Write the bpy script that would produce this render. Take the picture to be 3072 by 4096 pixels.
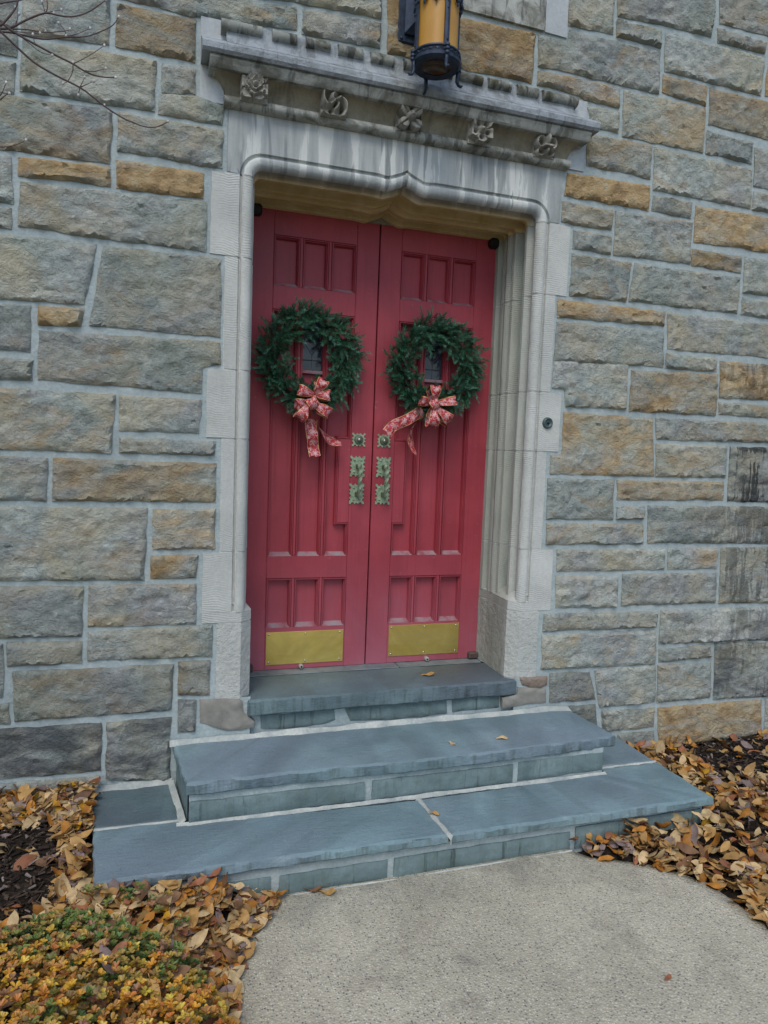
import bpy, bmesh, math, random
import numpy as np
from mathutils import Vector, Matrix, noise
from mathutils.geometry import delaunay_2d_cdt
random.seed(7)
rng=np.random.default_rng(7)
S=bpy.context.scene
for o_ in list(bpy.data.objects): bpy.data.objects.remove(o_)
COL=S.collection
# ---------------------------------------------------------------- camera, sky, sun, exposure
cam=bpy.data.cameras.new('camera'); co=bpy.data.objects.new('camera',cam); COL.objects.link(co)
R=[[0.9512032,0.3084101,-0.0097795],[-0.3062679,0.9475075,0.0918123],[0.0375820,-0.0843370,0.9957283]]
Mx=Matrix([[R[0][0],R[0][2],-R[0][1],-1.133429],[R[1][0],R[1][2],-R[1][1],-3.318344],[R[2][0],R[2][2],-R[2][1],1.514303],[0,0,0,1]])
co.matrix_world=Mx
cam.sensor_fit='HORIZONTAL'; cam.sensor_width=36; cam.lens=32.555; cam.clip_start=.05; cam.clip_end=400
S.camera=co
W=bpy.data.worlds.new('World'); S.world=W; W.use_nodes=True
wn=W.node_tree; wn.nodes.clear()
sky=wn.nodes.new('ShaderNodeTexSky'); sky.sky_type='NISHITA'; sky.sun_disc=False
SUN_EL,SUN_ROT=math.radians(52),math.radians(205)
sky.sun_elevation=SUN_EL; sky.sun_rotation=SUN_ROT; sky.air_density=1.0; sky.dust_density=1.2; sky.ozone_density=1.0
bg=wn.nodes.new('ShaderNodeBackground'); bg.inputs['Strength'].default_value=.115
wo=wn.nodes.new('ShaderNodeOutputWorld'); wn.links.new(sky.outputs[0],bg.inputs[0]); wn.links.new(bg.outputs[0],wo.inputs[0])
sl=bpy.data.lights.new('sun','SUN'); sl.energy=1.05; sl.angle=math.radians(28); sl.color=(1,.965,.89)
so=bpy.data.objects.new('sun',sl); COL.objects.link(so)
sd=Vector((math.sin(SUN_ROT)*math.cos(SUN_EL),math.cos(SUN_ROT)*math.cos(SUN_EL),math.sin(SUN_EL)))
so.rotation_euler=sd.to_track_quat('Z','Y').to_euler(); so.location=sd*12
S.view_settings.view_transform='Standard'; S.view_settings.look='None'; S.view_settings.gamma=1; S.view_settings.use_curve_mapping=False
S.view_settings.exposure=0.58
S.render.engine='CYCLES'
# ---------------------------------------------------------------- measured outlines (metres; x along the wall, z up)
ST=[([(-2.3,3.287),(-1.698,3.332),(-1.704,3.069),(-2.3,3.053)],0,0.0,0,'stone'),([(-1.681,3.336),(-1.35,3.412),(-1.353,3.188),(-1.685,3.161)],0.15,0.0,0,'stone'),([(-1.321,3.361),(-0.999,3.365),(-1.002,3.188),(-1.328,3.189)],0.45,-0.25,0,'stone'),([(-1.156,3.478),(-0.885,3.541),(-0.742,3.496),(-0.557,3.518),(-0.556,3.415),(-0.963,3.386),(-1.02,3.374),(-1.155,3.382),(-1.329,3.384),(-1.324,3.439)],0.3,0.0,0,'stone'),([(-0.534,3.514),(-0.159,3.537),(-0.158,3.418),(-0.533,3.406)],0.1,0.0,0,'stone'),([(-0.855,3.547),(-0.163,3.707),(-0.16,3.553),(-0.547,3.535),(-0.73,3.517)],0.2,0.0,0,'stone'),([(-0.132,3.702),(0.218,3.783),(0.232,3.646),(0.658,3.657),(0.65,3.415),(-0.124,3.403)],0.75,0.0,0,'stone'),([(-2.3,3.029),(-1.709,3.047),(-1.716,2.922),(-2.3,2.905)],0.05,0.0,0,'stone'),([(-1.682,3.144),(-1.162,3.164),(-1.168,2.954),(-1.696,2.937)],0,0.0,0,'stone'),([(-1.14,3.157),(-1.0,3.162),(-0.998,3.056),(-1.142,3.037)],0,-0.1,0,'stone'),([(-1.15,3.028),(-0.994,3.05),(-0.873,3.026),(-0.88,2.943),(-1.153,2.945)],0,0.0,0,'stone'),([(-2.3,2.891),(-1.766,2.913),(-1.336,2.927),(-1.349,2.706),(-2.3,2.682)],0.3,-0.1,0,'stone'),([(-1.314,2.924),(-0.875,2.925),(-0.877,2.761),(-1.321,2.762)],0.25,0.0,0,'stone'),([(-2.3,2.668),(-1.727,2.675),(-1.721,2.488),(-2.3,2.478)],0,0.0,0,'stone'),([(-2.3,2.46),(-1.728,2.469),(-1.729,2.385),(-2.3,2.382)],0,0.0,0,'stone'),([(-1.702,2.678),(-1.342,2.696),(-1.345,2.613),(-1.702,2.603)],0.7,0.0,0,'stone'),([(-1.324,2.728),(-0.955,2.729),(-0.957,2.616),(-1.324,2.608)],0.95,0.0,0,'stone'),([(-1.694,2.579),(-0.945,2.606),(-0.943,2.389),(-1.381,2.389),(-1.704,2.399)],0,0.1,0,'stone'),([(-2.3,2.361),(-1.77,2.361),(-1.397,2.364),(-1.447,2.103),(-2.3,2.084)],0.05,0.05,0,'stone'),([(-1.373,2.363),(-0.876,2.365),(-0.872,2.015),(-1.427,2.017)],0.05,0.0,0,'stone'),([(-1.629,2.081),(-1.449,2.088),(-1.463,2.01),(-1.629,2.002)],0.75,0.0,0,'stone'),([(-2.3,2.069),(-1.655,2.079),(-1.661,1.886),(-2.3,1.876)],0.1,0.0,0,'stone'),([(-1.626,1.98),(-1.291,1.986),(-0.875,1.994),(-0.871,1.896),(-0.946,1.87),(-0.952,1.755),(-1.634,1.77)],0.1,-0.05,0,'stone'),([(-2.3,1.85),(-1.651,1.853),(-1.653,1.765),(-2.3,1.758)],0.1,-0.05,0,'stone'),([(-2.3,1.735),(-1.775,1.729),(-1.321,1.729),(-1.34,1.47),(-2.3,1.463)],0.3,0.05,0,'stone'),([(-1.306,1.726),(-0.951,1.726),(-0.962,1.576),(-1.305,1.569)],0.05,0.0,0,'stone'),([(-1.303,1.54),(-0.888,1.54),(-0.891,1.473),(-1.303,1.472)],0.05,-0.1,0,'stone'),([(-2.3,1.447),(-1.596,1.44),(-1.6,1.252),(-2.3,1.255)],0.05,-0.05,0,'stone'),([(-1.571,1.441),(-0.882,1.438),(-0.883,1.254),(-1.576,1.253)],0.5,0.0,0,'stone'),([(-2.3,1.226),(-1.182,1.228),(-1.193,0.894),(-2.3,0.913)],0.1,0.08,0,'stone'),([(-1.16,1.224),(-0.883,1.227),(-0.882,1.037),(-1.161,1.036)],0.45,0.0,0,'stone'),([(-1.166,1.009),(-0.958,1.01),(-0.963,0.899),(-1.168,0.901)],0.5,-0.1,0,'stone'),([(-2.3,0.897),(-1.45,0.872),(-1.457,0.643),(-2.3,0.662)],0,-0.05,0,'stone'),([(-1.428,0.88),(-0.96,0.874),(-0.962,0.679),(-1.434,0.686)],0.15,0.0,0,'stone'),([(-1.758,0.633),(-1.457,0.623),(-1.457,0.521),(-1.757,0.522)],0,-0.1,0,'stone'),([(-2.3,0.637),(-1.773,0.627),(-1.775,0.385),(-2.3,0.394)],0,0.0,0,'stone'),([(-2.3,0.377),(-1.749,0.361),(-1.748,0.265),(-2.3,0.275)],0,-0.15,0,'stone'),([(-1.431,0.665),(-0.887,0.674),(-0.885,0.52),(-1.433,0.529)],0.05,-0.15,0,'stone'),([(-1.739,0.499),(-1.059,0.493),(-1.065,0.271),(-1.731,0.273)],0.2,-0.2,0,'stone'),([(-1.042,0.506),(-0.893,0.502),(-0.895,0.333),(-1.04,0.339)],0.35,-0.25,0,'stone'),([(-2.3,0.258),(-1.372,0.237),(-1.375,0.01),(-2.3,0.027)],-0.75,-0.22,0,'stone'),([(-1.352,0.24),(-1.069,0.239),(-1.07,-0.071),(-1.355,-0.039)],-0.6,-0.18,0,'stone'),([(-1.04,0.321),(-0.957,0.314),(-0.959,0.159),(-1.042,0.157)],0,-0.2,0,'stone'),([(-2.3,0.006),(-1.379,-0.013),(-1.392,-0.071),(-2.3,-0.076)],0,-0.1,0,'stone'),([(-0.942,0.314),(-0.759,0.308),(-0.738,0.293),(-0.732,0.23),(-0.678,0.183),(-0.68,0.156),(-0.745,0.143),(-0.816,0.15),(-0.886,0.18),(-0.939,0.2)],0,0.0,0,'brown'),([(0.766,0.313),(0.943,0.306),(0.946,0.256),(0.904,0.242),(0.835,0.249),(0.789,0.267)],0,0.0,0,'round'),([(0.759,0.259),(0.939,0.233),(0.944,0.157),(0.675,0.145),(0.668,0.204),(0.758,0.215)],0,0.0,0,'brown'),([(-0.647,0.199),(-0.273,0.203),(-0.265,0.147),(-0.32,0.13),(-0.513,0.122),(-0.641,0.134)],0,0.0,0,'slate'),([(-0.216,0.203),(0.349,0.202),(0.357,0.129),(0.103,0.121),(-0.185,0.135)],0,0.0,0,'slate'),([(0.381,0.204),(0.664,0.201),(0.667,0.138),(0.388,0.134)],0,0.0,0,'slate'),([(0.829,3.91),(1.105,3.955),(1.113,3.75),(0.843,3.737)],0.1,0.0,0,'stone'),([(0.674,3.658),(0.846,3.657),(0.85,3.717),(1.415,3.722),(1.424,3.509),(0.684,3.507)],0.05,0.0,0,'stone'),([(1.12,3.976),(1.753,4.121),(1.74,3.868),(1.421,3.861),(1.13,3.844)],0.05,-0.05,0,'stone'),([(1.131,3.828),(1.411,3.836),(1.416,3.745),(1.132,3.741)],0.2,0.0,0,'stone'),([(1.777,4.126),(2.75,4.223),(2.75,3.971),(1.788,3.949)],0.05,0.0,0,'stone'),([(1.778,3.924),(2.117,3.918),(2.124,3.856),(1.782,3.848)],0.2,0.0,0,'stone'),([(1.436,3.828),(2.126,3.839),(2.116,3.628),(1.449,3.631)],0,0.05,0,'stone'),([(2.152,3.842),(2.75,3.841),(2.75,3.627),(2.141,3.633)],0.8,0.0,0,'stone'),([(0.682,3.487),(1.174,3.494),(1.179,3.394),(0.964,3.391),(0.919,3.41),(0.68,3.414)],0.5,0.0,0,'stone'),([(0.983,3.365),(1.18,3.379),(1.184,3.266),(1.045,3.265),(1.004,3.303)],0,0.0,0,'stone'),([(1.203,3.486),(1.739,3.491),(1.742,3.254),(1.208,3.251)],0.35,0.0,0,'stone'),([(1.442,3.615),(1.738,3.608),(1.738,3.5),(1.444,3.522)],0.65,0.0,0,'stone'),([(1.759,3.605),(2.75,3.602),(2.75,3.39),(1.765,3.409)],0.5,0.0,0,'stone'),([(1.762,3.374),(2.084,3.365),(2.09,3.246),(1.761,3.253)],0.1,0.0,0,'stone'),([(2.102,3.343),(2.75,3.34),(2.75,3.125),(2.115,3.129)],0,0.0,0,'stone'),([(2.122,3.105),(2.75,3.099),(2.75,2.988),(2.12,2.998)],0.1,0.0,0,'stone'),([(0.992,3.233),(1.398,3.236),(1.403,3.061),(0.999,3.069)],0.3,0.0,0,'stone'),([(1.42,3.23),(2.092,3.221),(2.109,3.002),(1.427,3.007)],0.1,0.05,0,'stone'),([(0.887,3.015),(1.406,3.028),(1.409,2.894),(0.873,2.898)],1.0,0.0,0,'stone'),([(0.864,2.869),(1.181,2.863),(1.18,2.759),(0.927,2.758),(0.866,2.764)],0.35,0.0,0,'stone'),([(1.431,2.979),(1.693,2.978),(1.693,2.89),(1.426,2.897)],0.05,0.0,0,'stone'),([(1.195,2.865),(1.703,2.876),(1.712,2.644),(1.201,2.633)],0.05,0.1,0,'stone'),([(1.719,2.967),(2.75,2.978),(2.75,2.783),(1.726,2.766)],0.7,0.0,0,'stone'),([(0.943,2.732),(1.182,2.735),(1.184,2.631),(0.943,2.634)],0,0.0,0,'stone'),([(0.942,2.611),(1.32,2.604),(1.301,2.393),(0.944,2.39)],0.25,-0.05,0,'stone'),([(1.341,2.606),(2.07,2.609),(2.071,2.403),(1.319,2.4)],0,0.0,0,'stone'),([(1.716,2.73),(2.068,2.727),(2.074,2.636),(1.721,2.636)],0.55,0.0,0,'stone'),([(2.09,2.73),(2.75,2.732),(2.75,2.534),(2.098,2.525)],0,0.0,0,'stone'),([(2.101,2.499),(2.75,2.503),(2.75,2.393),(2.098,2.401)],0.1,0.0,0,'stone'),([(0.876,2.364),(1.566,2.365),(1.563,2.285),(0.877,2.27)],0.6,0.0,0,'stone'),([(0.873,2.251),(1.566,2.255),(1.577,2.06),(0.87,2.041)],0.05,0.0,0,'stone'),([(1.581,2.361),(2.75,2.372),(2.75,2.176),(1.593,2.162)],0.05,0.1,0,'stone'),([(1.591,2.142),(1.952,2.134),(1.953,2.056),(1.59,2.056)],0.15,0.0,0,'stone'),([(1.973,2.124),(2.75,2.131),(2.75,1.925),(1.987,1.913)],0.6,0.0,0.5,'stone'),([(0.865,2.042),(1.34,2.053),(1.348,1.809),(0.956,1.802),(0.945,1.894),(0.871,1.899)],0.1,0.0,0,'stone'),([(1.364,2.028),(1.961,2.047),(1.971,1.807),(1.367,1.8)],0.45,0.0,0,'stone'),([(1.985,1.886),(2.75,1.892),(2.75,1.811),(1.99,1.815)],0.1,0.0,0.2,'stone'),([(0.947,1.773),(1.528,1.768),(1.568,1.441),(0.888,1.435),(0.884,1.536),(0.954,1.548)],0.55,-0.05,0,'stone'),([(1.548,1.774),(2.75,1.786),(2.75,1.669),(1.566,1.652)],0.15,0.0,0,'stone'),([(1.568,1.627),(2.071,1.636),(2.082,1.445),(1.576,1.439)],0.1,0.0,0,'stone'),([(2.095,1.632),(2.75,1.641),(2.75,1.303),(2.104,1.303)],-0.5,0.0,1,'stone'),([(0.873,1.413),(1.297,1.416),(1.31,1.189),(0.882,1.188)],0,0.0,0,'stone'),([(1.319,1.412),(2.068,1.423),(2.075,1.31),(1.325,1.302)],0.6,0.0,0,'stone'),([(1.328,1.266),(1.514,1.265),(1.518,1.19),(1.328,1.189)],0.05,0.0,0,'stone'),([(1.538,1.272),(2.75,1.278),(2.75,1.044),(1.554,1.054)],0.05,0.0,0.6,'stone'),([(0.881,1.168),(1.516,1.164),(1.526,1.049),(0.886,1.047)],0.1,0.0,0,'stone'),([(0.955,1.021),(1.679,1.019),(1.686,0.896),(0.963,0.9)],0.05,0.0,0,'stone'),([(1.701,1.027),(2.06,1.025),(2.07,0.898),(1.709,0.898)],0.05,0.0,0,'stone'),([(2.087,1.024),(2.75,1.027),(2.75,0.669),(2.103,0.685)],0.1,0.0,0.6,'stone'),([(0.957,0.875),(1.367,0.869),(1.376,0.683),(0.969,0.694)],0.1,0.0,0,'stone'),([(1.397,0.877),(2.068,0.874),(2.079,0.686),(1.406,0.693)],0,0.0,0,'stone'),([(0.899,0.663),(1.66,0.652),(1.662,0.555),(0.898,0.562)],0.05,0.0,0,'stone'),([(0.896,0.541),(1.661,0.539),(1.668,0.331),(0.9,0.346)],0.15,0.0,0,'stone'),([(1.681,0.657),(2.75,0.649),(2.75,0.433),(1.684,0.451)],-0.3,0.0,0.4,'stone'),([(1.689,0.423),(2.063,0.432),(2.077,0.352),(1.69,0.341)],0,0.0,0,'stone'),([(2.096,0.441),(2.75,0.415),(2.75,0.065),(2.12,0.083)],-0.4,-0.15,0.5,'stone'),([(0.959,0.321),(1.221,0.315),(1.27,0.147),(0.967,0.152)],0,-0.2,0,'stone'),([(1.251,0.319),(1.671,0.326),(1.69,0.099),(1.298,0.097)],0.1,-0.05,0,'stone'),([(1.684,0.325),(2.081,0.318),(2.095,0.096),(1.704,0.095)],0.1,0.0,0,'stone'),([(1.083,0.122),(1.272,0.12),(1.304,-0.066),(1.094,-0.046)],0,-0.3,0,'stone'),([(1.318,0.073),(1.688,0.066),(1.69,-0.051),(1.331,-0.052)],-0.3,-0.15,0,'stone'),([(1.441,-0.073),(1.696,-0.074),(1.705,-0.187),(1.433,-0.209)],-0.2,-0.1,0,'stone'),([(1.71,0.064),(2.503,0.054),(2.52,-0.172),(1.735,-0.184)],0.8,-0.1,0,'stone'),([(2.532,0.055),(2.75,0.053),(2.75,-0.194),(2.546,-0.18)],0.1,0.0,0,'stone')]
WIN=[(0.249,3.802),(0.828,3.936),(0.834,3.671),(0.255,3.679),(0.697,3.905),(0.707,3.676)]
TW=[([(-1.574,-1.0,2.668),(-1.546,-1.0,2.677),(-1.503,-1.0,2.709),(-1.457,-1.0,2.736),(-1.424,-1.0,2.737),(-1.388,-1.0,2.741),(-1.344,-1.0,2.763),(-1.295,-1.0,2.808)],0.0036),([(-1.578,-0.98,2.67),(-1.542,-0.98,2.674),(-1.489,-0.98,2.672),(-1.453,-0.98,2.676),(-1.405,-0.98,2.692),(-1.353,-0.98,2.704),(-1.308,-0.98,2.729),(-1.277,-0.98,2.753),(-1.261,-0.98,2.78)],0.003),([(-1.568,-1.03,2.675),(-1.541,-1.03,2.655),(-1.481,-1.03,2.631),(-1.428,-1.03,2.612),(-1.381,-1.03,2.597),(-1.355,-1.03,2.585),(-1.326,-1.03,2.577),(-1.296,-1.03,2.577),(-1.266,-1.03,2.582)],0.0038),([(-1.381,-1.03,2.597),(-1.341,-1.03,2.626),(-1.297,-1.03,2.665)],0.0016),([(-1.381,-1.03,2.597),(-1.383,-1.03,2.572),(-1.396,-1.03,2.546),(-1.407,-1.03,2.539)],0.0018),([(-1.355,-1.03,2.585),(-1.326,-1.03,2.587),(-1.293,-1.03,2.602)],0.0015),([(-1.574,-1.0,2.662),(-1.532,-1.0,2.628),(-1.486,-1.0,2.594),(-1.432,-1.0,2.571),(-1.366,-1.0,2.549),(-1.328,-1.0,2.527),(-1.283,-1.0,2.5),(-1.241,-1.0,2.482),(-1.221,-1.0,2.477),(-1.185,-1.0,2.47),(-1.149,-1.0,2.476),(-1.118,-1.0,2.497)],0.0034),([(-1.366,-1.0,2.549),(-1.353,-1.0,2.58)],0.0016),([(-1.366,-1.0,2.549),(-1.328,-1.0,2.574)],0.0016),([(-1.366,-1.0,2.549),(-1.37,-1.0,2.527)],0.0018),([(-1.564,-1.05,2.65),(-1.544,-1.05,2.676),(-1.526,-1.05,2.705),(-1.518,-1.05,2.729),(-1.512,-1.05,2.752)],0.0036),([(-1.564,-1.05,2.71),(-1.543,-1.05,2.718),(-1.512,-1.05,2.73),(-1.488,-1.05,2.743)],0.0026),([(-1.457,-1.0,2.736),(-1.452,-1.0,2.75),(-1.453,-1.0,2.772),(-1.454,-1.0,2.783)],0.0018),([(-1.457,-1.0,2.736),(-1.466,-1.0,2.764)],0.0016),([(-1.452,-1.0,2.739),(-1.415,-1.0,2.754)],0.0014),([(-1.542,-1.0,2.674),(-1.504,-1.0,2.681),(-1.457,-1.0,2.683),(-1.403,-1.0,2.699),(-1.392,-1.0,2.706)],0.0018),([(-1.405,-0.98,2.693),(-1.375,-0.98,2.707),(-1.34,-0.98,2.73)],0.0014),([(-1.535,-1.0,2.669),(-1.504,-1.0,2.672),(-1.471,-1.0,2.678)],0.0014),([(-1.405,-0.98,2.692),(-1.409,-0.98,2.71),(-1.425,-0.98,2.727)],0.0014),([(-1.527,-1.03,2.651),(-1.492,-1.03,2.628),(-1.464,-1.03,2.612),(-1.435,-1.03,2.61)],0.0016),([(-1.481,-1.03,2.631),(-1.485,-1.03,2.656)],0.0014),([(-1.575,-1.0,2.487),(-1.568,-1.0,2.501),(-1.559,-1.0,2.526)],0.0022),([(-1.575,-1.0,2.476),(-1.561,-1.0,2.491),(-1.551,-1.0,2.498)],0.0022),([(-1.591,-1.0,2.344),(-1.555,-1.0,2.351),(-1.53,-1.0,2.362),(-1.509,-1.0,2.377)],0.0018),([(-1.535,-1.0,2.687),(-1.525,-1.0,2.719)],0.0014)]
BIL=[(-0.895,-0.719),(-0.674,-0.564),(-0.521,-0.409),(-0.371,-0.254),(-0.215,-0.101),(-0.053,0.064),(0.098,0.198),(0.234,0.357),(0.39,0.514),(0.549,0.667),(0.694,0.897)]
LV=[(0.242,-0.305,0.115),(0.516,-0.309,0.115),(0.042,-0.591,-0.072),(0.294,0.163,0.295),(-0.536,-0.734,-0.24),(-0.477,-0.764,-0.24),(0.546,-1.505,-0.24),(-0.927,-1.191,-0.24)]
BOWL=[(-0.335,0.28,1.871),(-0.448,0.28,1.82),(-0.301,0.28,1.802),(-0.46,0.28,1.748),(-0.448,0.28,1.678),(-0.306,0.28,1.719),(-0.395,0.28,1.766),(-0.368,0.28,1.801)]
BOWLT=[[(-0.372,0.31,1.679),(-0.374,0.31,1.631),(-0.366,0.31,1.576),(-0.357,0.31,1.528),(-0.351,0.31,1.484)],[(-0.343,0.33,1.675),(-0.328,0.33,1.641),(-0.294,0.33,1.594),(-0.25,0.33,1.567),(-0.206,0.33,1.559)]]
BOWR=[(0.285,0.28,1.884),(0.204,0.28,1.804),(0.398,0.28,1.815),(0.375,0.28,1.713),(0.286,0.28,1.683),(0.289,0.28,1.791)]
BOWRT=[[(0.244,0.3,1.757),(0.199,0.3,1.726),(0.139,0.3,1.694),(0.08,0.3,1.663),(0.04,0.3,1.622)],[(0.265,0.33,1.73),(0.22,0.33,1.685),(0.191,0.33,1.64),(0.202,0.33,1.568),(0.227,0.33,1.514)]]
# ---------------------------------------------------------------- node helpers
class NT:
    def __init__(s,name,rough=.8,metal=0.,spec=.3):
        s.m=bpy.data.materials.new(name); s.m.use_nodes=True; s.t=s.m.node_tree; s.t.nodes.clear()
        s.out=s.t.nodes.new('ShaderNodeOutputMaterial'); s.b=s.t.nodes.new('ShaderNodeBsdfPrincipled')
        s.t.links.new(s.b.outputs[0],s.out.inputs[0])
        s.b.inputs['Roughness'].default_value=rough; s.b.inputs['Metallic'].default_value=metal
        s.b.inputs['Specular IOR Level'].default_value=spec
        s.co=s.t.nodes.new('ShaderNodeTexCoord').outputs['Object']
    def n(s,t,**k):
        x=s.t.nodes.new(t)
        for a,b in k.items(): setattr(x,a,b)
        return x
    def l(s,a,b): s.t.links.new(a,b)
    def put(s,v,sock):
        if isinstance(v,bpy.types.NodeSocket): s.l(v,sock)
        elif isinstance(v,tuple) and len(v)==3 and sock.type=='RGBA': sock.default_value=(*v,1)
        else: sock.default_value=v
    def val(s,op,a,b=0.,c=None):
        x=s.n('ShaderNodeMath',operation=op); s.put(a,x.inputs[0]); s.put(b,x.inputs[1])
        if c is not None: s.put(c,x.inputs[2])
        return x.outputs[0]
    def vec(s,op,a,b):
        x=s.n('ShaderNodeVectorMath',operation=op); s.put(a,x.inputs[0]); s.put(b,x.inputs[1]); return x.outputs[0]
    def scale(s,v,xyz): return s.vec('MULTIPLY',v,xyz)
    def noise(s,v=None,sc=5.,det=4.,ro=.55,dist=0.):
        x=s.n('ShaderNodeTexNoise'); s.l(v or s.co,x.inputs['Vector'])
        for a,b in (('Scale',sc),('Detail',det),('Roughness',ro),('Distortion',dist)): x.inputs[a].default_value=b
        return x.outputs['Fac']
    def voro(s,v=None,sc=5.,feat='F1',rnd=1.):
        x=s.n('ShaderNodeTexVoronoi',feature=feat); s.l(v or s.co,x.inputs['Vector']); x.inputs['Scale'].default_value=sc
        x.inputs['Randomness'].default_value=rnd
        return x
    def ramp(s,f,*st):
        x=s.n('ShaderNodeValToRGB'); e=x.color_ramp.elements
        while len(e)<len(st): e.new(.5)
        for i,(p,c) in enumerate(st):
            e[i].position=p; e[i].color=(c,c,c,1) if not isinstance(c,tuple) else (*c,1)
        s.put(f,x.inputs[0]); return x.outputs[0]
    def mix(s,f,a,b,mode='MIX'):
        x=s.n('ShaderNodeMix',data_type='RGBA',blend_type=mode); s.put(f,x.inputs[0]); s.put(a,x.inputs[6]); s.put(b,x.inputs[7]); return x.outputs[2]
    def map(s,v,a,b,c,d):
        x=s.n('ShaderNodeMapRange'); s.put(v,x.inputs[0])
        for i,q in enumerate((a,b,c,d)): x.inputs[i+1].default_value=q
        return x.outputs[0]
    def attr(s,name,typ='OBJECT'):
        x=s.n('ShaderNodeAttribute',attribute_type=typ,attribute_name=name); return x
    def rnd(s): return s.n('ShaderNodeObjectInfo').outputs['Random']
    def bump(s,h,st=.5,d=.01,prev=None):
        x=s.n('ShaderNodeBump'); s.put(h,x.inputs['Height']); x.inputs['Strength'].default_value=st; x.inputs['Distance'].default_value=d
        if prev is not None: s.l(prev,x.inputs['Normal'])
        return x.outputs[0]
    def fin(s,col,nrm=None,rough=None):
        s.put(col,s.b.inputs['Base Color'])
        if nrm is not None: s.l(nrm,s.b.inputs['Normal'])
        if rough is not None: s.put(rough,s.b.inputs['Roughness'])
        return s.m
def sep(s,v):
    x=s.n('ShaderNodeSeparateXYZ'); s.l(v,x.inputs[0]); return x.outputs
# ---------------------------------------------------------------- materials
def m_stone():
    s=NT('rock_faced_stone',.9,spec=.2); r=s.rnd()
    off=s.n('ShaderNodeCombineXYZ'); s.l(s.val('MULTIPLY',r,37.),off.inputs[0]); s.l(s.val('MULTIPLY',r,91.),off.inputs[2])
    v=s.vec('ADD',s.co,off.outputs[0])
    a=s.noise(v,4,5,.6,.5); b=s.noise(v,28,5,.7); c=s.noise(v,2.2,3,.5,.8)
    col=s.ramp(a,(.3,(.245,.288,.285)),(.5,(.355,.392,.362)),(.7,(.49,.505,.445)))
    col=s.mix(s.map(c,.45,.7,0,.55),col,(.345,.335,.345))
    col=s.mix(s.map(s.noise(v,3.1,2,.5),.5,.75,0,.5),col,(.275,.315,.235))
    col=s.mix(.75,col,s.ramp(b,(.3,.34),(.7,.66)),'OVERLAY')
    pit=s.noise(v,48,5,.75,.3); col=s.mix(s.map(pit,.60,.70,0,.55),col,(.12,.125,.115)); col=s.mix(s.map(pit,.30,.40,.5,0),col,(.56,.58,.55))
    rust=s.attr('rust').outputs['Fac']
    rn=s.noise(s.scale(v,(1.,1.,2.2)),3.2,5,.62,1.2)
    rf=s.map(s.val('ADD',s.val('MULTIPLY',rust,.42),rn),.57,.88,0,1)
    col=s.mix(s.map(s.noise(v,2.6,4,.6,1.),.44,.68,0,.65),col,(.47,.415,.28))
    col=s.mix(s.val('MULTIPLY',rf,.9),col,s.ramp(s.noise(v,12,4,.6),(.3,(.27,.17,.075)),(.5,(.43,.29,.135)),(.72,(.52,.42,.25))))
    # blue-black slate-like stones carry a negative rust value
    dk=s.map(s.val('ADD',s.val('MULTIPLY',rust,-.35),s.noise(s.scale(v,(1,1,3)),4,4,.6,1.)),.6,.85,0,1)
    col=s.mix(s.val('MULTIPLY',dk,.8),col,(.075,.085,.095))
    tone=s.attr('tone').outputs['Fac']
    g=s.val('ADD',s.val('ADD',1.,tone),s.map(r,0,1,-.14,.12))
    gg=s.n('ShaderNodeCombineXYZ')
    for i in range(3): s.l(g,gg.inputs[i])
    col=s.mix(1.,col,gg.outputs[0],'MULTIPLY')
    # dark weeping stains running down (only on stones flagged)
    w=s.attr('weep').outputs['Fac']; xz=sep(s,s.co)
    st=s.noise(s.scale(s.co,(38.,1.,2.6)),1,4,.6,.4)
    ar=s.noise(s.co,3.1,4,.6,.8)
    wf=s.val('MULTIPLY',s.map(s.val('ADD',s.val('MULTIPLY',st,.5),s.val('MULTIPLY',ar,.75)),.585,.65,0,1),s.val('MULTIPLY',w,s.map(xz[0],1.75,2.2,0,1)))
    col=s.mix(s.val('MULTIPLY',wf,.9),col,(.045,.05,.05))
    # white mortar smears
    sm=s.attr('smear').outputs['Fac']
    sf=s.val('MULTIPLY',s.map(s.noise(v,7,4,.6,.6),.60,.66,0,1),sm)
    col=s.mix(sf,col,(.52,.54,.52))
    h=s.val('ADD',s.val('MULTIPLY',s.noise(s.scale(v,(1,1,1.5)),20,7,.72,.9),1.),s.val('MULTIPLY',s.noise(v,75,4,.6),.5))
    nb=s.bump(h,1.,.02)
    return s.fin(col,nb)
def m_mortar(name,c0,c1,sc=14):
    s=NT(name,.95,spec=.1); a=s.noise(None,sc,5,.6,.3); b=s.noise(None,90,3,.6); d=s.noise(None,1.6,3,.6)
    col=s.ramp(a,(.3,c0),(.7,c1)); col=s.mix(.35,col,s.ramp(b,(.3,.35),(.7,.65)),'OVERLAY')
    col=s.mix(s.map(d,.5,.75,0,.45),col,tuple(x*.72 for x in c0))
    return s.fin(col,s.bump(s.val('ADD',a,s.val('MULTIPLY',b,.6)),.6,.008))
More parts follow.
